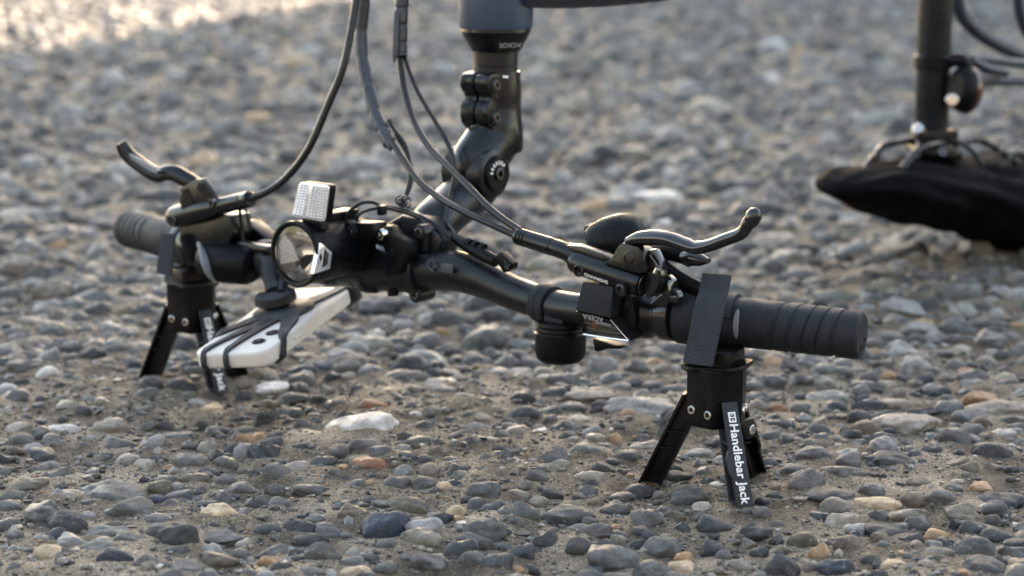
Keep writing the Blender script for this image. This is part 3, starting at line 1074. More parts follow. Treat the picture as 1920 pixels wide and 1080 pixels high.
# shifter: round clamp bodies, dome, levers and gear display
sh = MB()
b0, b1 = Q(1160, 587, 0), Q(1248, 591, 0)
sa = b1 - b0
SN = sa.length
sh.lathe(b0, sa, [(-.002, .0115), (-.002, .0150), (0, .0162), (.012, .0166), (.0145, .0158), (.016, .0158), (.018, .0166), (SN * .62, .0166), (SN * .70, .0160), (SN * .78, .0135), (SN - .004, .0128), (SN - .003, .0142), (SN, .0142), (SN, .0115)], 40)
shifter = pt('shifter', sh, 'paint')
dm = MB()
dc = Q(1162, 452, .014)
da = (U * .75 + B * .55 + Z * .25).normalized()
dpr = [(-.0245, .0), (-.0245, .011), (-.0235, .0140), (-.019, .0172), (-.010, .0200), (-.0095, .0196), (-.0088, .0201), (0, .0206), (.0060, .0203), (.0066, .0198), (.0072, .0200), (.014, .0178), (.020, .0120), (.0225, .0)]
dpr = [(a * .92, b_ * .92) for a, b_ in dpr]
dm.lathe(dc, da, dpr, 36, e1=Z, sq=1.0)
dome = pt('shifter_dome', dm, 'plastic', shifter)
dm = MB().lathe(Q(1113, 440, .014), (U * -.3 + Z * .9), [(-.012, .004), (-.011, .0062), (0, .0066), (.0035, .0062), (.004, .0056), (.0045, .0062), (.007, .0050), (.0085, .0)], 20)
pt('barrel_adjuster', dm, 'plastic', shifter)
# stem of the dome going down to the clamp
dm = MB().prism([Q(x, y, .006) for x, y in ((1122, 470), (1205, 470), (1216, 560), (1170, 570), (1140, 520))], B * .020)
pt('shifter_body', dm, 'plastic', shifter, .003)
# thumb levers
tl = MB().tube([Q(1222, 476, .004), Q(1248, 468, .003), (Q(1278, 476, .002)), Q(1296, 486, .001)], [(.0068, .004), (.0075, .004), (.0068, .0042), (.0060, .004)], 16, 5, ref=Z)
tl.tube([Q(1236, 490, .004), Q(1252, 512, .004), Q(1285, 532, .004), Q(1322, 545, .004)], [(.006, .005), (.0075, .005), (.0070, .005), (.005, .004)], 16, 5, ref=Z)
pt('shift_arm', tl, 'plastic', shifter)
tl = MB().tube([Q(1281, 482, -.003), Q(1296, 484, -.004), Q(1314, 487, -.004), Q(1329, 489, -.004)], [(.0040, .004), (.0054, .005), (.0044, .005), (.0018, .003)], 18, 6, ref=Z)
pt('thumb_lever', tl, 'gloss', shifter)
tl = MB().prism([Q(x, y, -.012) for x, y in ((1111, 635), (1160, 650), (1163, 655), (1140, 654), (1120, 660), (1114, 657))], B * .010)
pt('thumb_lever', tl, 'plastic', shifter, .0012)
# black block right of the lever pivot, carrying the shifter on the bar
tl = MB().prism([Q(x, y, -.016) for x, y in ((1226, 520), (1243, 518), (1252, 528), (1256, 560), (1248, 578), (1228, 574))], B * .012)
pt('clamp_block', tl, 'gloss', shifter, .0015)
# the hinged clamp lug under the display's right side
tl = MB().tube([Q(1156, 612, -.014), Q(1176, 580, -.017), Q(1180, 560, -.016)], [.003, .0044, .004], 14, 5)
tl.prism([Q(x, y, -.020) for x, y in ((1150, 541), (1186, 556), (1192, 600), (1180, 640), (1146, 600))], B * .020)
pt('clamp_arm', tl, 'plastic', shifter, .0012)
D0 = -.0315
gd = MB().prism([Q(x, y, D0) for x, y in ((1092, 528), (1150, 538), (1144, 597), (1078, 582))], B * .030 - U * .0005)
disp = pt('gear_display', gd, 'rubber', shifter, .0014)
# lower window: a sloping clear cover over a dark dial
wq = [(1079, 584, D0 + .0003), (1144, 598.5, D0 + .0003), (1179, 639, D0 + .004), (1095, 627, D0 + .004)]
W4 = [Q(*q) for q in wq]
wn_ = (W4[1] - W4[0]).cross(W4[3] - W4[0]).normalized()
if wn_.y > 0:
    wn_ = -wn_
dl = MB().prism([p - wn_ * .0022 for p in W4], B * .022 + Z * .002)
pt('dial', dl, 'hole', disp, .0006)
wl = MB().prism([p for p in W4], -wn_ * .0016)
pt('display_window', wl, 'window', disp)
lerp4 = lambda u_, v_: W4[0].lerp(W4[1], u_).lerp(W4[3].lerp(W4[2], u_), v_)
rim = MB()
rim.tube([lerp4(0.0, .99) + wn_ * .0002, lerp4(.3, 1.0) + wn_ * .0002, lerp4(.65, 1.0) + wn_ * .0002, lerp4(1, .99) + wn_ * .0002], .00075, 10, 4)
rim.tube([lerp4(.995, .02), lerp4(.995, .5), lerp4(1, .99)], [.0002, .0003, .0004], 10, 4)
pt('window_edge', rim, 'chromeglass', disp)
gl_ = MB()
for vv in (.50, .72):
    gl_.tube([lerp4(.10, vv) - wn_ * .0015, lerp4(.93, vv) - wn_ * .0015], .00032, 6, 1)
pt('dial_line', gl_, 'greyprint', disp)
am = MB().prism([lerp4(u_, v_) - wn_ * .0017 for u_, v_ in ((.28, .44), (.355, .44), (.355, .70), (.28, .70))], wn_ * .0005)
pt('gear_marker', am, 'amber', disp)
wu = (W4[1] - W4[0]).normalized()
wv = wn_.cross(wu).normalized()
text_mesh('lettering', 'ACERA', lerp4(.47, .12) + wn_ * .0002, -wu, -wv if wv.z > 0 else wv, .0050, M['greyprint'], disp, bold=.012, space=1.12)
text_mesh('lettering', 'SHIMANO', lerp4(.66, .315) + wn_ * .0002, -wu, -wv if wv.z > 0 else wv, .0030, M['greyprint'], disp, bold=.01)

# rubber band and bell under the bar
bd = MB().lathe(Q(1012, 566, .003), (Q(1050, 576, .001) - Q(1012, 566, .003)), [(0, .0118), (0, .0136), (.001, .0140), (.006, .0141), (.0065, .0136), (.0072, .0141), (.0125, .0141), (.0135, .0134), (.0135, .0118)], 34)
bd.box(Q(1050, 600, -.001), U * .008, B * .008, Z * .004)
bell = pt('bell', bd, 'rubber')
bo = Q(1051, 606, .000)
dmk = MB().lathe(bo, -Z, [(-.002, 0), (-.002, .0145), (-.001, .0165), (.0010, .0170), (.0018, .0165), (.0024, .0172), (.0045, .0176), (.0055, .0170), (.006, .0172), (.007, .0182), (.020, .0181), (.0245, .0170), (.0272, .0140), (.0285, .008), (.0288, 0)], 48)
pt('bell_dome', dmk, 'plastic', bell)
ck = MB().lathe(Q(1008, 607, -.008), Vector((0, -.4, 1)), [(-.002, .0), (-.0016, .002), (.0012, .0022), (.002, 0)], 12)
ck.lathe(Q(1004, 625, -.006), Vector((0, -.4, 1)), [(-.002, .0), (-.0012, .0012), (.001, .0013), (.002, 0)], 10)
pt('bell_screw', ck, 'steel', bell)

# ---------------------------------------------------------------- stem, steerer and head tube
SO = .107
zc = lambda y: Q(931, y, SO)
hx = MB().lathe(Q(930, 0, SO) - Z * .0 , Z, [(-.0212, .0255), (-.0212, .0282), (-.0195, .0286), (.001, .0288), (.09, .0288), (.09, 0)], 56)
head = pt('head_tube', hx, 'blue', label='slate blue head tube')
hp = Q(930, 51, SO)
hs = MB().lathe(hp, -Z, [(0, .0262), (.0005, .0270), (.003, .0272), (.004, .0266), (.0175, .0192), (.0185, .0180)], 52)
hset = pt('headset_cover', hs, 'paint')
tn_ = Vector((-.02, -1, 0.0)).normalized()
slope = Vector((0, -.0080, .0140)).normalized()
text_mesh('lettering', 'ACROS', Q(957, 81, SO) - Vector((0, 1, 0)) * .0230, Vector((-1, -.35, 0)), (-slope), .0054, M['greyprint'], hset, bold=.02)
hs = MB().lathe(Q(929, 95, SO), -Z, [(0, .0168), (.0004, .0174), (.0108, .0174), (.0111, .0171), (.0114, .0174), (.0166, .0174), (.017, .0168)], 44)
pt('headset_spacer', hs, 'alu')

st = MB()
# upper clamp: a fat tube bending towards the pivot
st.tube([Q(930, 134, SO), Q(931, 170, SO), Q(931, 210, SO), Q(935, 252, SO), Q(938, 284, SO + .002)], [(.0188, .0188), (.0192, .0192), (.0194, .0194), (.0194, .0190), (.0180, .0175)], 36, 8, ref=U)
stem = pt('stem', st, 'paint', bevel=.0012)
S0 = Q(930, 300, SO)


def SQ(px, py, off):
    return Pl(px, py, S0 + U * off, U)


lb = MB()
prof_ = [(0, 136), (-.0215, 137), (-.0258, 141), (-.0272, 149), (-.0270, 164), (-.0250, 172), (-.0222, 178), (-.0222, 187), (-.0250, 193), (-.0270, 201), (-.0272, 222), (-.0255, 232), (-.0220, 240), (-.012, 258), (0, 258)]
for sg_ in (-1, 1):
    lb = MB().prism([Vector((S0.x, S0.y, Q(890, y, SO - .025).z)) + B * b_ + U * (.0009 if sg_ > 0 else -.0140) for b_, y in prof_], U * .0131)
    pt('clamp_lobe', lb, 'paint', stem, .0026, seg=3)
for y in (154, 214):
    c_ = Vector((S0.x, S0.y, Q(916, y, SO).z)) - B * .0180 + U * .0140
    lg = MB().lathe(c_, U, [(-.006, .0066), (.0006, .0064), (.0014, .0056)], 22)
    pt('bolt_boss', lg, 'paint', stem)
    bolt(c_ + U * .0024, U, .0042, .003, stem)
mk = MB().box(Q(948, 144, SO - .0203), U * .0024, Z * .0009, B * .0004)
pt('size_mark', mk, 'print', stem)
# knuckle: the pivot lies parallel to the handlebar, its dial faces right
kc = Pl(934, 326, S0 + U * .0226, U) - U * .0226
kn = MB().lathe(kc - U * .0200, U, [(0, .0165), (.0014, .0186), (.0386, .0186), (.040, .0165)], 48)
kn.tube([kc + B * .002, Q(892, 350, SO - .022), Q(850, 386, SO - .050), Q(812, 420, SO - .078), Q(785, 450, SO - .094)], [(.0182, .0188), (.0182, .0186), (.0180, .0180), (.0172, .0172), (.0150, .0165)], 36, 6, ref=Z)
arm = pt('stem_arm', kn, 'alu')
fa = MB().tube([Q(931, 205, SO), Q(927, 238, SO - .003), Q(921, 266, SO - .007), kc + B * .001 + Z * .006, kc - Z * .004], [(.0192, .0192), (.0206, .0212), (.0208, .0220), (.0196, .0205), (.015, .018)], 36, 6, ref=U)
pt('knuckle_cheek', fa, 'paint', stem)
dk = MB().lathe(kc + U * .0226, U, [(-.006, .0136), (-.0016, .0140), (.0, .0136), (.0010, .0126), (.0010, .0116), (.0005, .0114), (.0005, 0)], 44)
dial = pt('pivot_dial', dk, 'plastic', arm)
for k in range(7):
    a_ = R(172 - 21 * k)
    b1, b2 = B, Z
    rr = b1 * math.cos(a_) + b2 * math.sin(a_)
    t_ = b1 * -math.sin(a_) + b2 * math.cos(a_)
    c_ = kc + U * .0232 + rr * .0086
    mk = MB().prism([c_ + rr * .0021 - t_ * .0004, c_ + t_ * .0010 + rr * .0004, c_ - rr * .0020 + t_ * .0002, c_ - rr * .0006 - t_ * .0009], U * .0003)
    pt('angle_mark', mk, 'print', dial)
bolt(kc + U * .0252, U, .0048, .003, dial, hexr=.55)

# bar clamp
cl = MB()
k0, k1 = Q(688, 499, 0), Q(800, 505, 0)
ka = k1 - k0
KN = ka.length
cl.lathe(k0, ka, [(0, .016), (0, .0195), (.002, .0205), (.008, .0205), (.009, .0188), (.016, .0184), (KN - .017, .0184), (KN - .011, .0186), (KN - .0105, .0203), (KN - .001, .0203), (KN, .0192), (KN, .0158)], 44)
clamp = pt('bar_clamp', cl, 'alu')
yk = MB().prism([Q(x, y, -.004) for x, y in ((700, 432), (752, 402), (790, 412), (828, 452), (818, 480), (702, 480))], B * .024)
pt('clamp_yoke', yk, 'alu', clamp, .004)
for (x, y, dz) in ((784, 437, 1), (776, 553, -1)):
    c_ = Q(x, y, -.012)
    lg = MB().tube([c_ + B * .018, c_ + B * .001], .0062, 18, 1)
    lg.prism([c_ + U * .0055 + B * .003, c_ - U * .0055 + B * .003, c_ - U * .0065 - Z * dz * .014 + B * .002, c_ + U * .0055 - Z * dz * .014 + B * .002], B * .008)
    pt('clamp_lug', lg, 'alu', clamp, .001)
    bolt(c_ - B * .0002, -B, .0040, .004, clamp)
for (x, y) in ((737, 549), (700, 541)):
    c_ = Q(x, y, -.008)
    lg = MB().tube([c_ + Z * .008, c_ - Z * .002], .0042, 14, 1)
    pt('clamp_lug', lg, 'plastic', clamp)
# lamp bracket: two arms from the clamp to the lamp
la = MB()
la.prism([Q(x, y, -.034) for x, y in ((632, 423), (648, 417), (700, 418), (702, 446), (676, 452), (662, 446), (654, 456), (640, 452))], B * .016)
bracket = pt('lamp_bracket', la, 'plastic', bevel=.0025)
la = MB().prism([Q(x, y, -.026) for x, y in ((696, 424), (722, 424), (736, 440), (762, 452), (764, 480), (744, 516), (716, 520), (728, 488), (716, 462), (694, 450))], B * .014)
pt('bracket_arm', la, 'plastic', bracket, .003)
la = MB().lathe(Q(652, 436, -.036), -B - U * .1, [(-.010, .0088), (0, .0086), (.0015, .0078), (.0015, 0)], 26)
pt('bracket_boss', la, 'plastic', bracket)
bolt(Q(652, 436, -.0385), -B - U * .1, .0045, .003, bracket, 'bolt', 'gloss')
bolt(Q(711, 440, -.0305), -B - U * .1, .0044, .006, bracket, 'bolt', 'steel', .35)
bolt(Q(733, 474, -.0275), -B, .003, .002, bracket, 'bolt', 'hole')

# ---------------------------------------------------------------- headlight
H0 = Q(551, 477, -.078)
ha = (B + Z * .02).normalized()
hl = MB().lathe(H0, ha, [(.027, 0), (.027, .0195), (.008, .0212), (.006, .0232), (.013, .0236), (.014, .0236), (.050, .0232), (.051, .0226), (.052, .0230), (.062, .0222), (.068, .019), (.071, .012), (.071, 0)], 56)
lamp = pt('headlight', hl, 'plastic')
bz = MB().lathe(H0, ha, [(.0075, .0238), (.0030, .0246), (.0004, .0243), (0, .0232), (.0006, .0212), (.0030, .0206), (.0050, .0203)], 64, caps=False)
pt('bezel', bz, 'plastic', lamp)
bw = MB().lathe(H0, ha, [(.0032, .0206), (.010, .0186), (.018, .0140), (.024, .0080), (.026, .0030), (.026, 0)], 56, caps=False)
bowl = pt('reflector_bowl', bw, 'mirror', lamp)
hu = (U - ha * U.dot(ha)).normalized()
hv = ha.cross(hu)
if hv.z < 0:
    hv = -hv
hp_ = lambda u_, v_, t_: H0 + hu * u_ + hv * v_ + ha * t_
fc_ = MB()
fc_.prism([hp_(-.0188, .006, .0040), hp_(-.0150, .0130, .0052), hp_(-.0105, .0060, .0090), hp_(-.0065, -.007, .0110), hp_(-.0175, -.0095, .0040)], ha * .0015)
fc_.prism([hp_(.0170, -.0095, .0040), hp_(.0060, -.0125, .0085), hp_(.0080, -.0055, .0110), hp_(.0188, -.0045, .0040)], ha * .0015)
fc_.prism([hp_(.0185, .0005, .0035), hp_(.0065, .0005, .013), hp_(.0065, .0018, .013), hp_(.0188, .0020, .0035)], ha * .001)
fc_.prism([hp_(-.004, .0150, .007), hp_(.010, .0155, .0055), hp_(.012, .0125, .0065), hp_(-.003, .0128, .0085)], ha * .001)
pt('lamp_facet_or_glint', fc_, 'print', bowl)  # facets painted white, the bowl's bright reflections put into their colour
fc_ = MB().prism([hp_(-.0060, -.006, .012), hp_(.0, -.013, .008), hp_(.006, -.005, .012), hp_(.004, -.002, .016), hp_(-.004, -.003, .016)], ha * .002)
pt('lamp_facet_or_glint', fc_, 'darksteel', bowl)
fc_ = MB()
for k in range(6):
    v_ = -.0145 - .0008 * k
    hwid = math.sqrt(.0196 ** 2 - v_ ** 2) * .92
    fc_.tube([hp_(-hwid, v_, .0042), hp_(0, v_ - .0008, .0060), hp_(hwid, v_, .0042)], .00028, 6, 3)
pt('lamp_ribs', fc_, 'inlay', bowl)
fl = MB().lathe(H0, ha, [(.0044, .0030), (.0034, .0033), (.0034, 0)], 8)
ld = MB().box(hp_(0, .013, .012), hu * .0035, hv * .0012, ha * .006)
pt('lamp_emitter', ld, 'greyprint', bowl, .0004)
ln = MB().lathe(H0, ha, [(.0036, .0209), (.0018, .0207), (.0008, .015), (.0002, .008), (0, 0)], 48, caps=False)
pt('lamp_glass', ln, 'glass', lamp)
# clear window in the lamp's side
sp = hp_(.0238, 0, .02)
tri = [Pl(x, y, sp + hu * .0006, hu) for x, y in ((601, 455), (623, 473), (619, 504), (589, 514))]
sw = MB().prism([tri[0], tri[1], tri[2], tri[3]], -hu * .004)
pt('side_window', sw, 'chromeglass', lamp, .0006)
tri2 = [Pl(x, y, sp + hu * .0008, hu) for x, y in ((608, 465), (617, 476), (614, 496), (603, 503))]
sw = MB().prism(tri2, -hu * .0006)
pt('side_facet', sw, 'mirror', lamp)
sm = MB().tube([Pl(625, 490, sp + hu * .0002, hu), Pl(650, 494, sp + hu * .0002, hu), Pl(678, 498, sp - hu * .0012, hu)], .0004, 6, 3)
pt('lamp_seam', sm, 'hole', lamp)
cap_ = MB().prism([hp_(-.004, .020, .030), hp_(.010, .020, .030), hp_(.010, .027, .030), hp_(-.004, .027, .030)], ha * .030)
pt('mount_rail', cap_, 'plastic', lamp, .002)

# clear prism reflector standing on the lamp
RO = -.071
rq = [(560, 340), (618, 347), (609, 418), (544, 406)]
RQ = [Q(x, y, RO) for x, y in rq]
rc = sum(RQ, Vector()) / 4
RB = []
for k in range(4):                          # rounded outline
    a_, c_, b_ = RQ[k - 1], RQ[k], RQ[(k + 1) % 4]
    pa, pb = c_ + (a_ - c_).normalized() * .0035, c_ + (b_ - c_).normalized() * .0035
    RB += [pa, pa.lerp(c_, .55).lerp(pb.lerp(c_, .55), .5), pb]
rb = MB().prism([p + B * .0012 for p in RB], B * .0062)
refl = pt('reflector', rb, 'plastic', bevel=.0008)
rb = MB().prism([rc + (p - rc) * .97 for p in RB], B * .0022)
pt('reflector_plate', rb, 'chromeglass', refl, .0006)
pz = MB()
q4 = lambda u_, v_: RQ[0].lerp(RQ[1], u_).lerp(RQ[3].lerp(RQ[2], u_), v_)
nu, nv_ = 9, 12
for i in range(nu):
    for j in range(nv_):
        u0, u1 = .06 + .88 * i / nu, .06 + .88 * (i + 1) / nu
        v0, v1 = .05 + .90 * j / nv_, .05 + .90 * (j + 1) / nv_
        hgt = .0016 if u0 > .40 else .0009
        if .34 < u0 < .44:
            continue
        pz.add([q4(u0, v0), q4(u1, v0), q4(u1, v1), q4(u0, v1), q4((u0 + u1) / 2, (v0 + v1) / 2) - B * hgt], [(0, 1, 4), (1, 2, 4), (2, 3, 4), (3, 0, 4)])
po = pt('prism_grid', pz, 'chromeglass', refl, smooth=5)
po['kind'] = 'stuff'
rs = MB().prism([Q(x, y, RO + .004) for x, y in ((566, 404), (600, 410), (604, 432), (566, 428))], B * .008)
pt('reflector_foot', rs, 'plastic', refl, .001)

# ---------------------------------------------------------------- phone holder (the phone is a thing of its own)
th_ = R(10.5)
PB = Vector((math.sin(R(23)), math.cos(R(23)), 0))
PL_ = (PB * math.cos(th_) + Z * math.sin(th_)).normalized()
PW = Vector((math.cos(R(23)), -math.sin(R(23)), 0))
PW = (PW * math.cos(R(6)) + Z * math.sin(R(6))).normalized()
PN = PW.cross(PL_).normalized()
if PN.z < 0:
    PN = -PN
PO = P(427, 662, 1.535)                    # middle of the near top edge
ph = lambda w_, l_, n_=0.0: PO + PW * w_ + PL_ * l_ + PN * n_
out = []
HW, HL, RC = .0318, .1420, .011
for (cx_, cy_, a0_) in ((HW - RC, RC, -90), (HW - RC, HL - RC, 0), (-HW + RC, HL - RC, 90), (-HW + RC, RC, 180)):
    for k in range(7):
        a_ = R(a0_ + 15 * k)
        out.append((cx_ + RC * math.cos(a_), cy_ + RC * math.sin(a_)))
phone_root = ph(0, HL / 2, -.012)
phone = thing('phone', phone_root, 'phone in a white case held face down by black silicone bands under the headlight', 'phone')
case = MB().prism([ph(a, b_, -.0125) for a, b_ in out], PN * .0125).build('case', M['case'], phone, .0028, 40, 3)
cm = MB().lathe(ph(.014, .022, .0002), PN, [(-.002, .0056), (.0004, .0056), (.0008, .0050), (.0003, .0044), (.0003, 0)], 28)
cm.build('camera_lens', M['gloss'], phone)
cm = MB().lathe(ph(.016, .040, .0002), PN, [(-.002, .0056), (.0003, .0056), (.0006, .005), (.0002, .0044), (.0002, 0)], 28)
cm.build('camera_lens', M['hole'], phone)
cm = MB().lathe(ph(.014, .022, .0009), PN, [(0, .0018), (.0002, .0016), (.0002, 0)], 14)
cm.build('lens_glass', M['darksteel'], phone)
bt = MB().tube([ph(HW + .0002, .042, -.0058), ph(HW + .0002, .060, -.0058)], (.0010, .0014), 12, 1, ref=PN)
bt.build('side_button', M['case'], phone)
# holder
hd = MB()
fc0 = ph(-.012, .098, .009)
hd.lathe(fc0, PN, [(-.005, .015), (-.004, .0165), (.002, .0160), (.004, .0130), (.005, .006)], 32)
hb_ = Q(506, 492, -.006)
hd.tube([fc0 + PN * .002, fc0.lerp(hb_, .35) - U * .001, fc0.lerp(hb_, .7) - U * .002, hb_], [(.0085, .007), (.0062, .006), (.0075, .006), (.0095, .009)], 20, 5, ref=U)
hd.tube([fc0 + PN * .002 + U * .0085, fc0.lerp(hb_, .5) + U * .0085 + B * .004, hb_ + U * .008 + B * .004], [(.0036, .006), (.0034, .005), (.005, .006)], 14, 5, ref=U)
hd.lathe(Q(492, 484, .001), (Q(520, 488, .002) - Q(492, 484, .001)), [(0, .0120), (0, .0148), (.001, .0152), (.012, .0152), (.013, .0146), (.013, .0125)], 32)
holder = pt('phone_holder', hd, 'silicone')


def band(pts, wds, th=.0018):
    L_, R_ = [], []
    n = len(pts)
    V = [ph(*p) for p in pts]
    for i in range(n):
        tg = (V[min(i + 1, n - 1)] - V[max(i - 1, 0)]).normalized()
        a_, l_ = pts[i][0], pts[i][1]
        nr = PN.copy()
        if pts[i][2] < -.002:
            nr = -PL_ if l_ < .01 else (PL_ if l_ > HL - .01 else (PW if a_ > 0 else -PW))
        sdv = tg.cross(nr).normalized()
        L_.append(V[i] - sdv * wds[i] * .44)
        R_.append(V[i] + sdv * wds[i] * .44)
    b = MB().ribbon(L_, R_, th, 6, 3)
    return pt('silicone_band', b, 'silicone', holder, smooth=50)


e_ = .0012
band([(.002, .078, e_), (-.004, .060, e_), (-.012, .040, e_), (-.019, .018, e_), (-.021, .004, e_), (-.021, -e_, -.004), (-.021, -e_, -.0105), (-.020, .006, -.013)], [.014, .012, .008, .0055, .005, .0045, .0045, .004])
band([(.005, .076, e_), (.001, .056, e_), (-.001, .036, e_), (-.002, .016, e_), (-.002, .004, e_), (-.002, -e_, -.004), (-.002, -e_, -.0105), (-.002, .006, -.013)], [.014, .012, .008, .0055, .005, .0045, .0045, .004])
band([(.008, .078, e_), (.018, .062, e_), (.0235, .046, e_), (.0290, .032, e_), (HW + e_, .024, -.004), (HW + e_, .020, -.0105), (.027, .016, -.013)], [.020, .015, .010, .008, .0075, .007, .006])
band([(.004, .086, e_), (.014, .105, e_), (.0225, .124, e_), (.0275, .138, e_), (.0295, HL + e_, -.004), (.029, HL + e_, -.0105), (.027, .135, -.013)], [.024, .016, .010, .008, .007, .007, .006])
band([(-.002, .086, e_), (-.010, .104, e_), (-.021, .124, e_), (-.027, .137, e_), (-.0285, HL + e_, -.004), (-.028, HL + e_, -.0105), (-.025, .135, -.013)], [.024, .016, .010, .008, .007, .007, .006])
band([(-.004, .080, e_), (-.016, .066, e_), (-.0235, .052, e_), (-.0290, .040, e_), (-HW - e_, .034, -.004), (-HW - e_, .030, -.0105)], [.018, .013, .009, .007, .007, .006])
pd_ = MB().lathe(ph(-.001, .088, .0002), PN, [(0, .0245), (.0016, .024), (.0026, .022), (.0026, 0)], 32)
pd_.lathe(ph(-.012, .098, .0), PN, [(0, .011), (.008, .0085), (.008, 0)], 20)
pt('holder_pad', pd_, 'silicone', holder)
ed = MB().lathe(ph(.0295, .1425, -.003), PN, [(-.010, .004), (-.008, .007), (.002, .0075), (.004, .005), (.005, 0)], 18)
pt('corner_loop', ed, 'silicone', holder)

# ---------------------------------------------------------------- left controls
O2 = -.022
ll = MB()
a0, a1 = Q(328, 407, O2 + .004), Q(470, 373, O2 - .004)
lx = a1 - a0
LNL = lx.length
ll.lathe(a0, lx, [(-.004, .004), (-.003, .0072), (0, .0086), (.004, .0090), (LNL * .42, .0090), (LNL * .52, .0078), (LNL * .60, .0066), (LNL - .010, .0064), (LNL - .0095, .0059), (LNL - .0085, .0064), (LNL - .001, .0066), (LNL, .0058), (LNL, .0035)], 30)
brake_l = pt('brake_lever', ll, 'paint')
bk = MB().prism([Q(x, y, O2 - .006) for x, y in ((338, 352), (350, 346), (366, 336), (380, 335), (399, 362), (404, 380), (396, 398), (344, 404), (336, 380))], B * .005)
bk.prism([Q(x, y, O2 + .008) for x, y in ((338, 352), (350, 346), (366, 336), (380, 335), (399, 362), (404, 380), (396, 398), (344, 404), (336, 380))], B * .005)
pt('pivot_bracket', bk, 'paint', brake_l, .001)
bl = MB()
pts = [(372, 349), (360, 342), (345, 334), (328, 325), (312, 324), (298, 328), (284, 323), (262, 308), (243, 293), (233, 280), (226, 268)]
wd_ = [.0056, .0062, .0066, .0066, .0064, .0062, .0062, .0062, .0060, .0058, .0046]
wb_ = [.0040, .0042, .0042, .0040, .0040, .0040, .0038, .0036, .0036, .0034, .0026]
bl.tube([Q(x, y, O2 + .0015 - .0018 * k) for k, (x, y) in enumerate(pts)], [(a, b_) for a, b_ in zip(wd_, wb_)], 20, 6, ref=(Z + B * .5).normalized())
bl_l = pt('lever_blade', bl, 'paint', brake_l)
bl = MB().prism([Q(x, y, O2 - .0160) for x, y in ((241, 288), (252, 293), (298, 320), (292, 326), (280, 321), (246, 298))], B * .002)
pt('blade_inset', bl, 'inlay', bl_l, .0004)
bl = MB().prism([Q(x, y, O2 - .0066) for x, y in ((372, 344), (382, 343), (396, 364), (392, 372), (378, 366), (368, 354))], B * .002)
bl.prism([Q(x, y, O2 - .0066) for x, y in ((342, 356), (352, 354), (362, 380), (344, 384))], B * .002)
pt('bracket_shade_plate', bl, 'hole', brake_l)  # dark plates standing proud, the hollow's shade put into their colour
bolt(Q(324, 413, O2 - .006), -B - U * .4, .0042, .004, brake_l, 'bolt', 'gloss')
bolt(Q(395, 381, O2 - .009), -B, .0036, .004, brake_l)
pn = MB().tube([Q(449, 392, O2), Q(453, 422, -.012), Q(457, 456, -.010)], .0013, 8, 3)
pn.tube([Q(459, 388, O2), Q(464, 408, -.012), Q(468, 430, -.008)], .0008, 8, 3)
pt('clamp_pin', pn, 'darksteel', brake_l)
cp = MB().lathe(Q(346, 453, .010), (Q(398, 467, .003) - Q(346, 453, .010)), [(0, .0118), (0, .0165), (.003, .0185), (.012, .0185), (.014, .0165), (.024, .0160), (.026, .0118)], 34)
cp.prism([Q(x, y, -.020) for x, y in ((338, 408), (404, 398), (432, 404), (436, 440), (404, 500), (350, 500), (336, 450))], B * .022)
pt('lever_clamp', cp, 'paint', brake_l, .002)
# remote switch: a rounded black pod under the bar with a pale rim
rp = MB()
r0, r1 = Q(384, 487, -.018), Q(478, 498, -.012)
ra_ = r1 - r0
RN = ra_.length
rp.lathe(r0, ra_, [(0, 0), (0, .010), (.0015, .0142), (.004, .0160), (.020, .0168), (RN - .008, .0160), (RN - .002, .0132), (RN, .009), (RN, 0)], 34, e1=Z, sq=.95)
remote = pt('remote_switch', rp, 'plastic')
rp = MB().tube([Q(374, 460, -.024), Q(380, 472, -.030), Q(386, 492, -.033), Q(394, 512, -.030), Q(404, 524, -.024)], [(.0020, .004), (.0026, .005), (.0026, .005), (.0022, .004), (.0016, .003)], 12, 5, ref=U)
pt('switch_rim', rp, 'inlay', remote)
rp = MB().prism([Q(x, y, .006) for x, y in ((416, 420), (440, 414), (462, 416), (500, 448), (470, 456), (426, 452))], B * .016)
pt('remote_display', rp, 'plastic', remote, .002)
rp = MB().prism([Q(x, y, -.014) for x, y in ((402, 452), (418, 446), (500, 462), (506, 474), (480, 476), (404, 466))], B * .010)
pt('switch_cover', rp, 'paint', remote, .002)

# ---------------------------------------------------------------- cables
def cable(name, pts, rmm, m='cable', seg=12, ripple=None, n=10, parent=bike):
    return pt(name, MB().tube([Q(*p) for p in pts], rmm, seg, n, ripple=ripple), m, parent)


cable('brake_hose', [(676, -40, .030), (668, 0, .026), (658, 58, .018), (643, 128, .008), (613, 202, -.002), (578, 280, -.012), (536, 334, -.018), (500, 360, -.022), (468, 373, -.026)], .0029)
wob = lambda i, n: 1.0 - (0.13 if i % 8 == 0 else 0) + .03 * ((i % 8) / 8)
cable('spiral_wrap', [(687, -40, .040), (683, 0, .040), (677, 58, .038), (679, 109, .034), (690, 163, .028), (703, 210, .022), (718, 245, .017), (731, 272, .013)], .0050, 'wrap', 14, wob, 8)
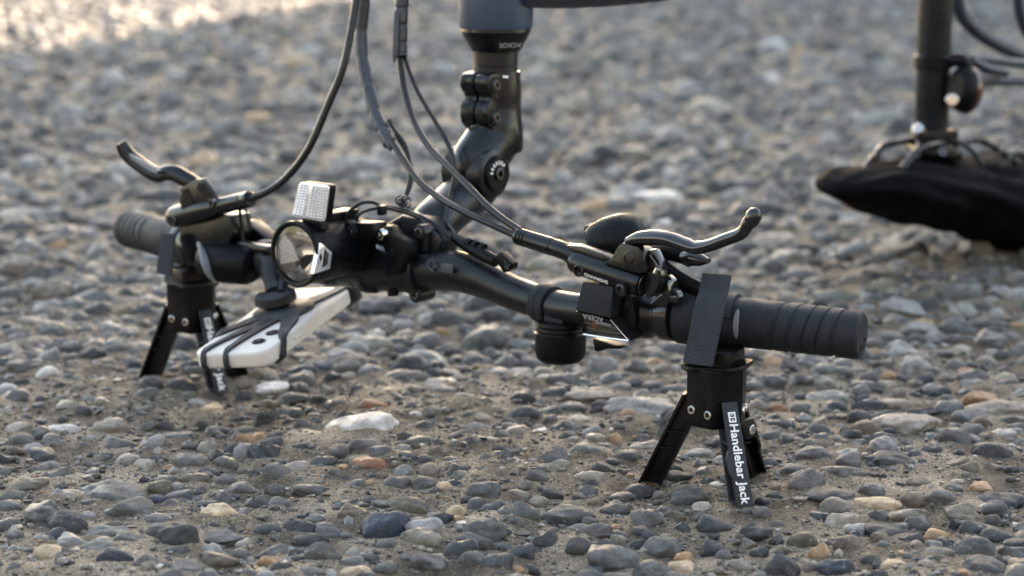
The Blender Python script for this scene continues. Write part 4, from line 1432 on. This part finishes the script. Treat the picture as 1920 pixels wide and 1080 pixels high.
# the wrap's loose end
le = MB().ribbon([Q(721, 262, .009), Q(726, 278, .008), Q(732, 285, .009)], [Q(738, 258, .011), Q(742, 266, .012), Q(738, 277, .012)], .0007, 5, 4)
pt('wrap_end', le, 'wrap')
cable('spiral_wrap', [(756, -40, .060), (754, 0, .060), (752, 47, .057), (751, 93, .054), (752, 107, .053)], .0052, 'wrap', 14, wob, 12)
le = MB().ribbon([Q(740, 20, .048), Q(738, 60, .046), Q(737, 100, .044), Q(738, 119, .044)], [Q(748, 20, .050), Q(747, 60, .047), Q(746, 100, .045), Q(742, 114, .045)], .0008, 5, 4)
pt('wrap_end', le, 'wrap')
cable('brake_hose', [(728, 252, .016), (737, 268, .011), (757, 299, .004), (784, 338, -.006), (823, 370, -.014), (870, 397, -.022), (913, 417, -.025), (972, 444, -.026)], .0025)
cable('shift_cable', [(749, 95, .055), (751, 120, .050), (757, 163, .042), (773, 218, .030), (800, 268, .016), (839, 311, .002), (878, 350, -.010), (913, 386, -.018), (945, 412, -.022), (975, 432, -.025)], .0026)
cable('lamp_wire', [(757, 95, .058), (762, 118, .056), (781, 167, .052), (808, 214, .048), (831, 253, .044), (850, 295, .040), (852, 330, .036), (843, 373, .030), (840, 412, .020), (848, 431, .012), (862, 450, .004)], .0017)
cable('lamp_wire', [(730, 225, .024), (738, 241, .022), (757, 268, .020), (767, 303, .018), (769, 334, .014), (761, 366, .008), (753, 384, .002)], .0017)
cable('lamp_wire', [(734, 232, .026), (748, 262, .024), (763, 290, .022), (773, 320, .018), (770, 350, .012), (757, 380, .004)], .0011)
ti = MB()
for k in range(4):
    c_ = Q(749 + 5 * k, 376 + 3 * (k % 2), .004 - .001 * k)
    ti.tube([c_ + Vector((.0026 * math.cos(q), .0012 * math.sin(q * 2), .0036 * math.sin(q))) for q in np.linspace(0, 6.0, 9)], .0007, 7, 3)
pt('twist_tie', ti, 'darksteel')
cable('lamp_wire', [(647, 416, -.034), (650, 404, -.034), (660, 392, -.032), (677, 381, -.028), (697, 379, -.022), (716, 386, -.016), (742, 390, -.008), (772, 399, -.002), (802, 412, .002), (830, 430, .003), (852, 447, .003)], .0014)
cable('lamp_wire', [(669, 414, -.032), (672, 404, -.032), (684, 396, -.028), (702, 391, -.022), (721, 390, -.016), (742, 394, -.010), (779, 406, -.003), (806, 420, .001), (834, 438, .002), (853, 450, .003)], .0013)
ti = MB().box(Q(716, 394, -.020), U * .0022, Z * .0036, B * .0032)
pt('cable_tie', ti, 'plastic', bike, .0008)
cn = MB().tube([Q(850, 444, .003), Q(866, 455, .001), Q(884, 466, -.001), Q(906, 478, -.003), (Q(930, 490, -.004))], [.0030, .0042, .0046, .0048, .0044], 18, 6)
for (x, y) in ((880, 456), (892, 460), (905, 464)):
    cn.lathe(Q(x, y, -.001), (Q(930, 490, -.004) - Q(850, 444, .003)), [(-.0022, .002), (-.0018, .0036), (.0018, .0036), (.0022, .002)], 14)
conn = pt('cable_connector', cn, 'plastic')
cn = MB().prism([Q(x, y, -.010) for x, y in ((926, 483), (938, 472), (959, 494), (958, 504), (944, 512))], B * .008)
pt('connector_plug', cn, 'plastic', conn, .0008)
pq = (Q(955, 500, 0) - Q(935, 490, 0)).normalized()
text_mesh('lettering', '7L', Q(950, 497, -.0104), -pq, -(Z + U * .3), .0062, M['faintprint'], conn, bold=.02)

# ---------------------------------------------------------------- frame tubes, seat post, rear light
ft = MB().tube([Q(975, -24, SO), Q(1080, -22, .16), Q(1200, -30, .22), Q(1320, -48, .28), Q(1500, -90, .40), Q(1700, -150, .55)], .0155, 28, 5)
pt('frame_tube', ft, 'navy')
SP = P(1746, 250, 2.22)
sp_ = MB().lathe(SP - Z * .006, Z, [(0, .012), (0, .0165), (.004, .0176), (.30, .0176), (.30, 0)], 36)
post = pt('seat_post', sp_, 'alu')
cz = P(1746, 129, 2.22)
sp_ = MB().lathe(Vector((SP.x, SP.y, cz.z)), Z, [(0, .0182), (.0015, .0206), (.013, .0206), (.015, .0182)], 36)
sp_.box(Vector((SP.x, SP.y, cz.z)) + Vector((.024, -.004, .008)), Vector((.010, 0, 0)), Vector((0, .006, 0)), Vector((0, 0, .006)))
pt('post_collar', sp_, 'plastic', post)
clp = MB()
c_ = P(1748, 262, 2.22)
clp.box(c_ + Vector((.002, 0, .004)), Vector((.022, 0, .001)), Vector((0, .018, 0)), Vector((0, 0, .008)))
clp.box(c_ + Vector((.002, 0, -.012)), Vector((.026, 0, -.003)), Vector((0, .024, 0)), Vector((0, 0, .005)))
pt('saddle_clamp', clp, 'paint', post, .003)
bolt(P(1720, 240, 2.20), Vector((-.5, -.6, .5)), .0062, .008, post, 'bolt', 'steel', .4)
bolt(P(1768, 284, 2.195), Vector((.1, -.9, .3)), .005, .006, post, 'bolt', 'darksteel', .4)
# saddle rails
rl = MB()
for s_ in (-1, 1):
    o_ = U * (.020 * s_)
    q = P(1748, 268, 2.22) + o_
    rl.tube([q - B * .120 - Z * .030, q - B * .085 - Z * .008, q - B * .055 + Z * .002, q + B * .04, q + B * .085 - Z * .006, q + B * .125 + U * (.018 * s_) - Z * .030], .0036, 14, 6)
pt('saddle_rail', rl, 'paint')
# seat shell under the cover: a shallow dish so the cover is not hollow
# rear light on the back of the seat post
rlz = P(1808, 168, 2.20)
ra2 = Vector((.80, .55, -.12)).normalized()
rr_ = MB().lathe(rlz - ra2 * .014, ra2, [(0, 0), (0, .016), (.004, .0215), (.012, .0240), (.016, .0240)], 36, e1=Z, sq=.72)
rear = pt('rear_light', rr_, 'plastic')
rr_ = MB().lathe(rlz + ra2 * .002, ra2, [(0, .0243), (.003, .0246), (.009, .022), (.0125, .014), (.0135, 0)], 36, e1=Z, sq=.72)
pt('rear_lens', rr_, 'red', rear)
bolt(P(1785, 187, 2.17), Vector((-.2, -1, .1)), .0062, .006, rear, 'bolt', 'steel', .4)
rr_ = MB().tube([P(1776, 118, 2.21), P(1800, 112, 2.20), P(1812, 128, 2.20), P(1806, 160, 2.19)], [.006, .0075, .007, .006], 14, 5)
pt('lamp_arm', rr_, 'plastic', rear)
tb = MB().tube([P(1793, -60, 2.34), P(1793, -10, 2.34), P(1800, 22, 2.35), P(1820, 49, 2.36), P(1856, 76, 2.38), P(1920, 107, 2.42), P(2020, 150, 2.48)], .0076, 20, 6)
pt('carrier_tube', tb, 'navy')
tb = MB().tube([P(1811, 107, 2.30), P(1850, 112, 2.32), P(1920, 120, 2.36), P(2040, 130, 2.42)], .0050, 16, 5)
tb.tube([P(1820, 112, 2.30), P(1850, 128, 2.31), P(1886, 136, 2.33)], .0052, 14, 5)
pt('carrier_tube', tb, 'navy')
tb = MB().tube([P(1840, 151, 2.32), P(1880, 152, 2.34), P(1930, 154, 2.37), P(2040, 158, 2.43)], .0055, 16, 4)
pt('carrier_tube', tb, 'navy')
tb = MB().tube([P(1906, -30, 2.40), P(1909, 0, 2.40), P(1914, 30, 2.41), P(1932, 70, 2.43), P(1990, 120, 2.47)], .0062, 16, 5)
pt('carrier_tube', tb, 'navy')

# ---------------------------------------------------------------- saddle cover: a baggy black bag over the upturned saddle
N0 = P(1566, 341, 2.09)
LS = .43
CR = Vector((N0.x + .18, N0.y + .22, 0))
cover = MB()
secs = []
NS, NR = 46, 56
for i in range(NS):
    t = i / (NS - 1)
    ctr = Vector((N0.x, N0.y, 0)) + B * (LS * t) + U * (.010 * math.sin(t * 3))
    hw_ = .030 + .062 * (1 - math.exp(-(t * 3.6) ** 1.1)) * (1 if t < .86 else math.sqrt(max(0.0, 1 - ((t - .86) / .145) ** 2)))
    hw_ *= min(1, (t / .04 + .15)) if t < .04 else 1
    top = .113 + .019 * math.sin(min(1, t * 8) * 1.57) - .026 * t
    bot = float(np.interp(t, [0, .04, .10, .20, .32, .45, .6, .75, .88, 1], [.102, .096, .087, .074, .062, .050, .035, .017, .004, .02]))
    sec = []
    for j in range(NR):
        q = 2 * math.pi * j / NR
        cs, sn = math.cos(q), math.sin(q)
        ex = 2 / 2.15
        x_ = hw_ * math.copysign(abs(cs) ** ex, cs)
        zz = math.copysign(abs(sn) ** ex, sn)
        z_ = (top + bot) / 2 + (top - bot) / 2 * zz
        if sn < 0:                                 # belly tucks in
            x_ *= 1 - .25 * abs(sn)
        # folds gathered by the drawstring
        fold = .0030 * math.sin(t * 34 + 3 * math.sin(q * 2 + t * 6) + q * 1.3) * (0.4 + .6 * abs(cs)) + .0030 * math.sin(q * 9 + t * 17) * (1 if sn > -.3 else .35) + .0030 * math.sin(t * 13 - q * 2.2)
        p_ = ctr + U * x_ + Z * z_
        nn_ = (U * (cs / max(hw_, .02)) + Z * (sn / max((top - bot) / 2, .02))).normalized()
        p_ += nn_ * fold * min(1, t * 5)
        p_.z = max(p_.z, .0015)
        sec.append(p_)
    secs.append(sec)
cover.loft(secs)
scover = thing('saddle_cover', CR, 'black fabric rain cover bagged over the upturned saddle resting on the pebbles', 'saddle cover')
co_ = cover.build('fabric', M['cloth'], scover, 0, 60)
sm_ = co_.modifiers.new('smooth', 'SUBSURF')
sm_.levels = 1
sm_.render_levels = 1
for lp_, r_ in (([(1640, 304, 2.16), (1648, 284, 2.16), (1660, 270, 2.17), (1684, 266, 2.18), (1704, 262, 2.2)], .0030),
                ([(1700, 306, 2.17), (1714, 296, 2.17), (1724, 284, 2.18), (1722, 268, 2.2)], .0028),
                ([(1782, 262, 2.2), (1802, 268, 2.2), (1824, 284, 2.2), (1842, 308, 2.2)], .0026)):
    MB().tube([P(*q) for q in lp_], r_, 12, 5).build('elastic_loop', M['cable'], scover)
dw = MB()
dw.tube([P(1866, 318, 2.25), P(1872, 290, 2.25), P(1890, 274, 2.26), P(1912, 268, 2.27), P(1935, 280, 2.28)], .0012, 8, 6)
dw.tube([P(1880, 318, 2.25), P(1892, 300, 2.25), P(1902, 284, 2.26), P(1898, 306, 2.27)], .0012, 8, 6)
dw.build('drawstring', M['cable'], scover)

# ---------------------------------------------------------------- the two stands
def make_jack(name, c, label, legs, facing, strap, flange_axis, front):
    root = thing(name, Vector((c[0], c[1], 0)), label, 'stand', 'tripod stands strapped under the handlebar grips')
    O = root.location.copy()
    hexa = [R(a + facing) for a in (-103, -43, 17, 77, 137, 197)]
    RV = .0215
    zt, zb = .0825, .0475
    ring = lambda r, z: [O + Vector((r * math.cos(a), r * math.sin(a), z)) for a in hexa]
    b = MB().loft([ring(RV * .94, zb - .003), ring(RV * .985, zb), ring(RV * .985, .060), ring(RV, .066), ring(RV * 1.01, zt), ring(RV * 1.03, zt + .002)])
    body = b.build('body', M['jack'], root, .0012)
    # saddle-shaped rim plate
    fa_ = flange_axis.normalized()
    rim_ = MB()
    rg = []
    for (r_, dz) in ((.010, -.004), (.0262, -.003), (.0272, -.0012), (.0268, .0012), (.0235, .0016), (.017, .0030), (.0165, .0006)):
        row = []
        for j in range(48):
            q = 2 * math.pi * j / 48
            cq, sq_ = math.cos(q), math.sin(q)
            k = cq * cq
            fx_ = Z.cross(fa_).normalized()
            d_ = fa_ * (math.copysign(abs(cq) ** .55, cq)) + fx_ * (math.copysign(abs(sq_) ** .55, sq_) * .80)
            row.append(O + d_ * r_ * .84 + Z * (.0855 + dz * .8 + (.0016 * k - .0008 + .0016 * math.copysign(abs(cq) ** .55, cq)) * (r_ / .027) ** 2))
        rg.append(row)
    rim_.loft(rg)
    rim_.build('cradle', M['jack'], root)
    fx_ = Z.cross(fa_).normalized()
    MB().box(O + Z * .0885, fa_ * .0150, fx_ * .0150, Z * .0080).build('saddle_pad', M['jack'], root, .003)
    for k in (0, 1, 2):                                # hinge screws on the body faces
        for (q, zz) in ((.20, .0560), (.84, .0545)):
            i0 = (k * 2 + 5) % 6
            a0_, a1_ = hexa[i0], hexa[(i0 + 1) % 6]
            v0 = Vector((math.cos(a0_), math.sin(a0_), 0))
            v1 = Vector((math.cos(a1_), math.sin(a1_), 0))
            nrm = (v0 + v1).normalized()
            p_ = O + v0.lerp(v1, q) * RV * .985 + Z * zz
            bolt(p_ + nrm * .0012, nrm, .0030, .003, root, 'screw', 'steel', .5)
    # three I-section legs cut flat at the foot
    for li, (az, rf) in enumerate(legs):
        rd = Vector((math.cos(R(az)), math.sin(R(az)), 0))
        tg = Vector((-rd.y, rd.x, 0))
        top_c, bot_c = O + rd * .0148 + Z * .064, O + rd * rf + Z * .0008
        dirv = bot_c - top_c
        at_ = lambda s_, dr, dt: top_c + dirv * s_ + rd * dr + tg * dt
        wt, wb2 = .0052, .0054
        lg = MB()

        def slab(r0, r1, t0, t1, s0=0., s1=1.):
            k0, k1 = 1.0 + .12 * s0, 1.0 + .12 * s1
            lg.loft([[at_(s0, r0, t0 * k0), at_(s0, r1, t0 * k0), at_(s0, r1, t1 * k0), at_(s0, r0, t1 * k0)],
                     [at_(s1, r0, t0 * k1), at_(s1, r1, t0 * k1), at_(s1, r1, t1 * k1), at_(s1, r0, t1 * k1)]])
        slab(.0054, .0076, -wt, wt)                    # outer flange
        slab(-.0086, -.0064, -wt * .9, wt * .9)        # inner flange
        slab(-.0064, .0054, -.0008, .0008)             # web
        for s0 in (.42, .60, .985):                    # cross ribs
            slab(-.0064, .0054, -wt * .86, wt * .86, s0 - .012, s0 + .006)
        # thickened catch half way down the outer flange
        side = -1 if front else 1
        lg.loft([[at_(s_, r_, t_) for (r_, t_) in ((.0076, -wt * 1.0), (.0046, -wt * 1.0), (.0046, -wt - e2), (.0076, -wt - e2))] for s_, e2 in ((.46, .0002), (.53, .0026), (.66, .0026), (.74, .0002))])
        leg = lg.build('leg', M['leg'] if li == 1 else M['jack'], root, .0007, seg=2)
        if li == 2:
            nb = MB().box(at_(.42, -.001, -.0062), rd * .0075, tg * .003, (dirv.normalized()) * .008)
            nb.build('catch', M['jack'], leg, .0012)
            bolt(at_(.44, .001, -.0096), -tg, .0036, .004, leg, 'rivet', 'steel', .2)
        if li == 1:                                    # printed name down the leg
            nrm = rd - dirv.normalized() * rd.dot(dirv.normalized())
            nrm.normalize()
            dn = dirv.normalized()
            org = at_(.585, .0076, 0) + nrm * .0003
            exv, eyv = dn, nrm.cross(dn)
            for kb, (bx, by) in enumerate(((0, .00010), (.00012, -.00006), (-.00012, -.00006))):
                text_mesh('lettering', 'Handlebar Jack', org + exv * bx + eyv * by + nrm * (.00004 * kb), exv, eyv, 0.0083, M['print'], leg, bold=.012, space=1.05)
            lo = MB()
            c_ = at_(.145, .0076, 0) + nrm * .0003
            lo.prism([c_ + exv * a + eyv * b_ for a, b_ in ((-.0035, -.0026), (.0030, -.0026), (.0035, -.0021), (.0035, .0021), (.0030, .0026), (-.0035, .0026))], nrm * .0003)
            lo.build('logo', M['print'], leg)
            lo = MB()
            for (a, b_, ha_, hb_) in ((-.0016, .0008, .0009, .0003), (-.0016, -.0009, .0009, .0003), (.0010, 0, .0003, .0017), (.0018, .0010, .0006, .0003), (.0018, -.0010, .0006, .0003), (-.0006, .0, .0003, .0012)):
                lo.box(c_ + exv * a + eyv * b_ + nrm * .0005, exv * ha_, eyv * hb_, nrm * .0003)
            lo.build('logo_mark', M['jack'], leg)
    # webbing strap
    L_, R_, back = strap
    MB().ribbon(L_, R_, .0014, 60, 72, .00045, 58, 13).build('strap', M['web'], root, 0, 70)
    return root, O


sL = [P(1318, 513, 1.398), P(1313, 540, 1.392), P(1304, 570, 1.386), P(1297, 605, 1.383), P(1290, 640, 1.383), P(1281, 680, 1.384)]
sR = [P(1371, 517, 1.380), P(1366, 542, 1.373), P(1358, 575, 1.367), P(1352, 608, 1.364), P(1345, 645, 1.364), P(1336, 687, 1.365)]
jr, JO = make_jack('handlebar_jack', (0.1365, 1.392), 'black tripod stand under the right grip with white Handlebar Jack lettering facing front', [(163, .0445), (-73, .0445), (48, .0445)], 0, (sL, sR, None), GX, True)
# the strap's loop round the back of the grip
lp = MB()
t0 = (P(1335, 598, 1.40) - GA).dot(GX)
rows = []
for k in range(40):
    q = R(-40 + 200 * k / 39)
    nrm = GX.cross(Z).normalized()
    if nrm.y < 0:
        nrm = -nrm
    d_ = nrm * math.cos(q) + Z * math.sin(q)
    c_ = GA + GX * (t0 + .003)
    rows.append([c_ + d_ * r_ + GX * w_ for r_, w_ in ((.0170, -.010), (.0188, -.010), (.0188, .010), (.0170, .010))])
lp.loft(rows)
lp.build('strap_loop', M['web'], jr)
sL = [P(303, 440, 1.705), P(301, 455, 1.702), P(300, 470, 1.700), P(297, 490, 1.699), P(294, 512, 1.700)]
sR = [P(328, 438, 1.690), P(327, 455, 1.687), P(326, 470, 1.685), P(324, 492, 1.684), P(320, 518, 1.684)]
jl, JO2 = make_jack('handlebar_jack', (-0.2605, 1.712), 'black tripod stand half hidden behind the white phone under the left grip', [(159, .0415), (-54, .0415), (38, .0415)], 14, (sL, sR, None), LX, True)
lp = MB()
rows = []
t0 = .020
for k in range(40):
    q = R(-70 + 320 * k / 39)
    nrm = LX.cross(Z).normalized()
    if nrm.y < 0:
        nrm = -nrm
    d_ = nrm * math.cos(q) + Z * math.sin(q)
    c_ = LA + LX * t0
    rows.append([c_ + d_ * r_ + LX * w_ for r_, w_ in ((.0170, -.010), (.0188, -.010), (.0188, .010), (.0170, .010))])
lp.loft(rows)
lp.build('strap_loop', M['web'], jl)
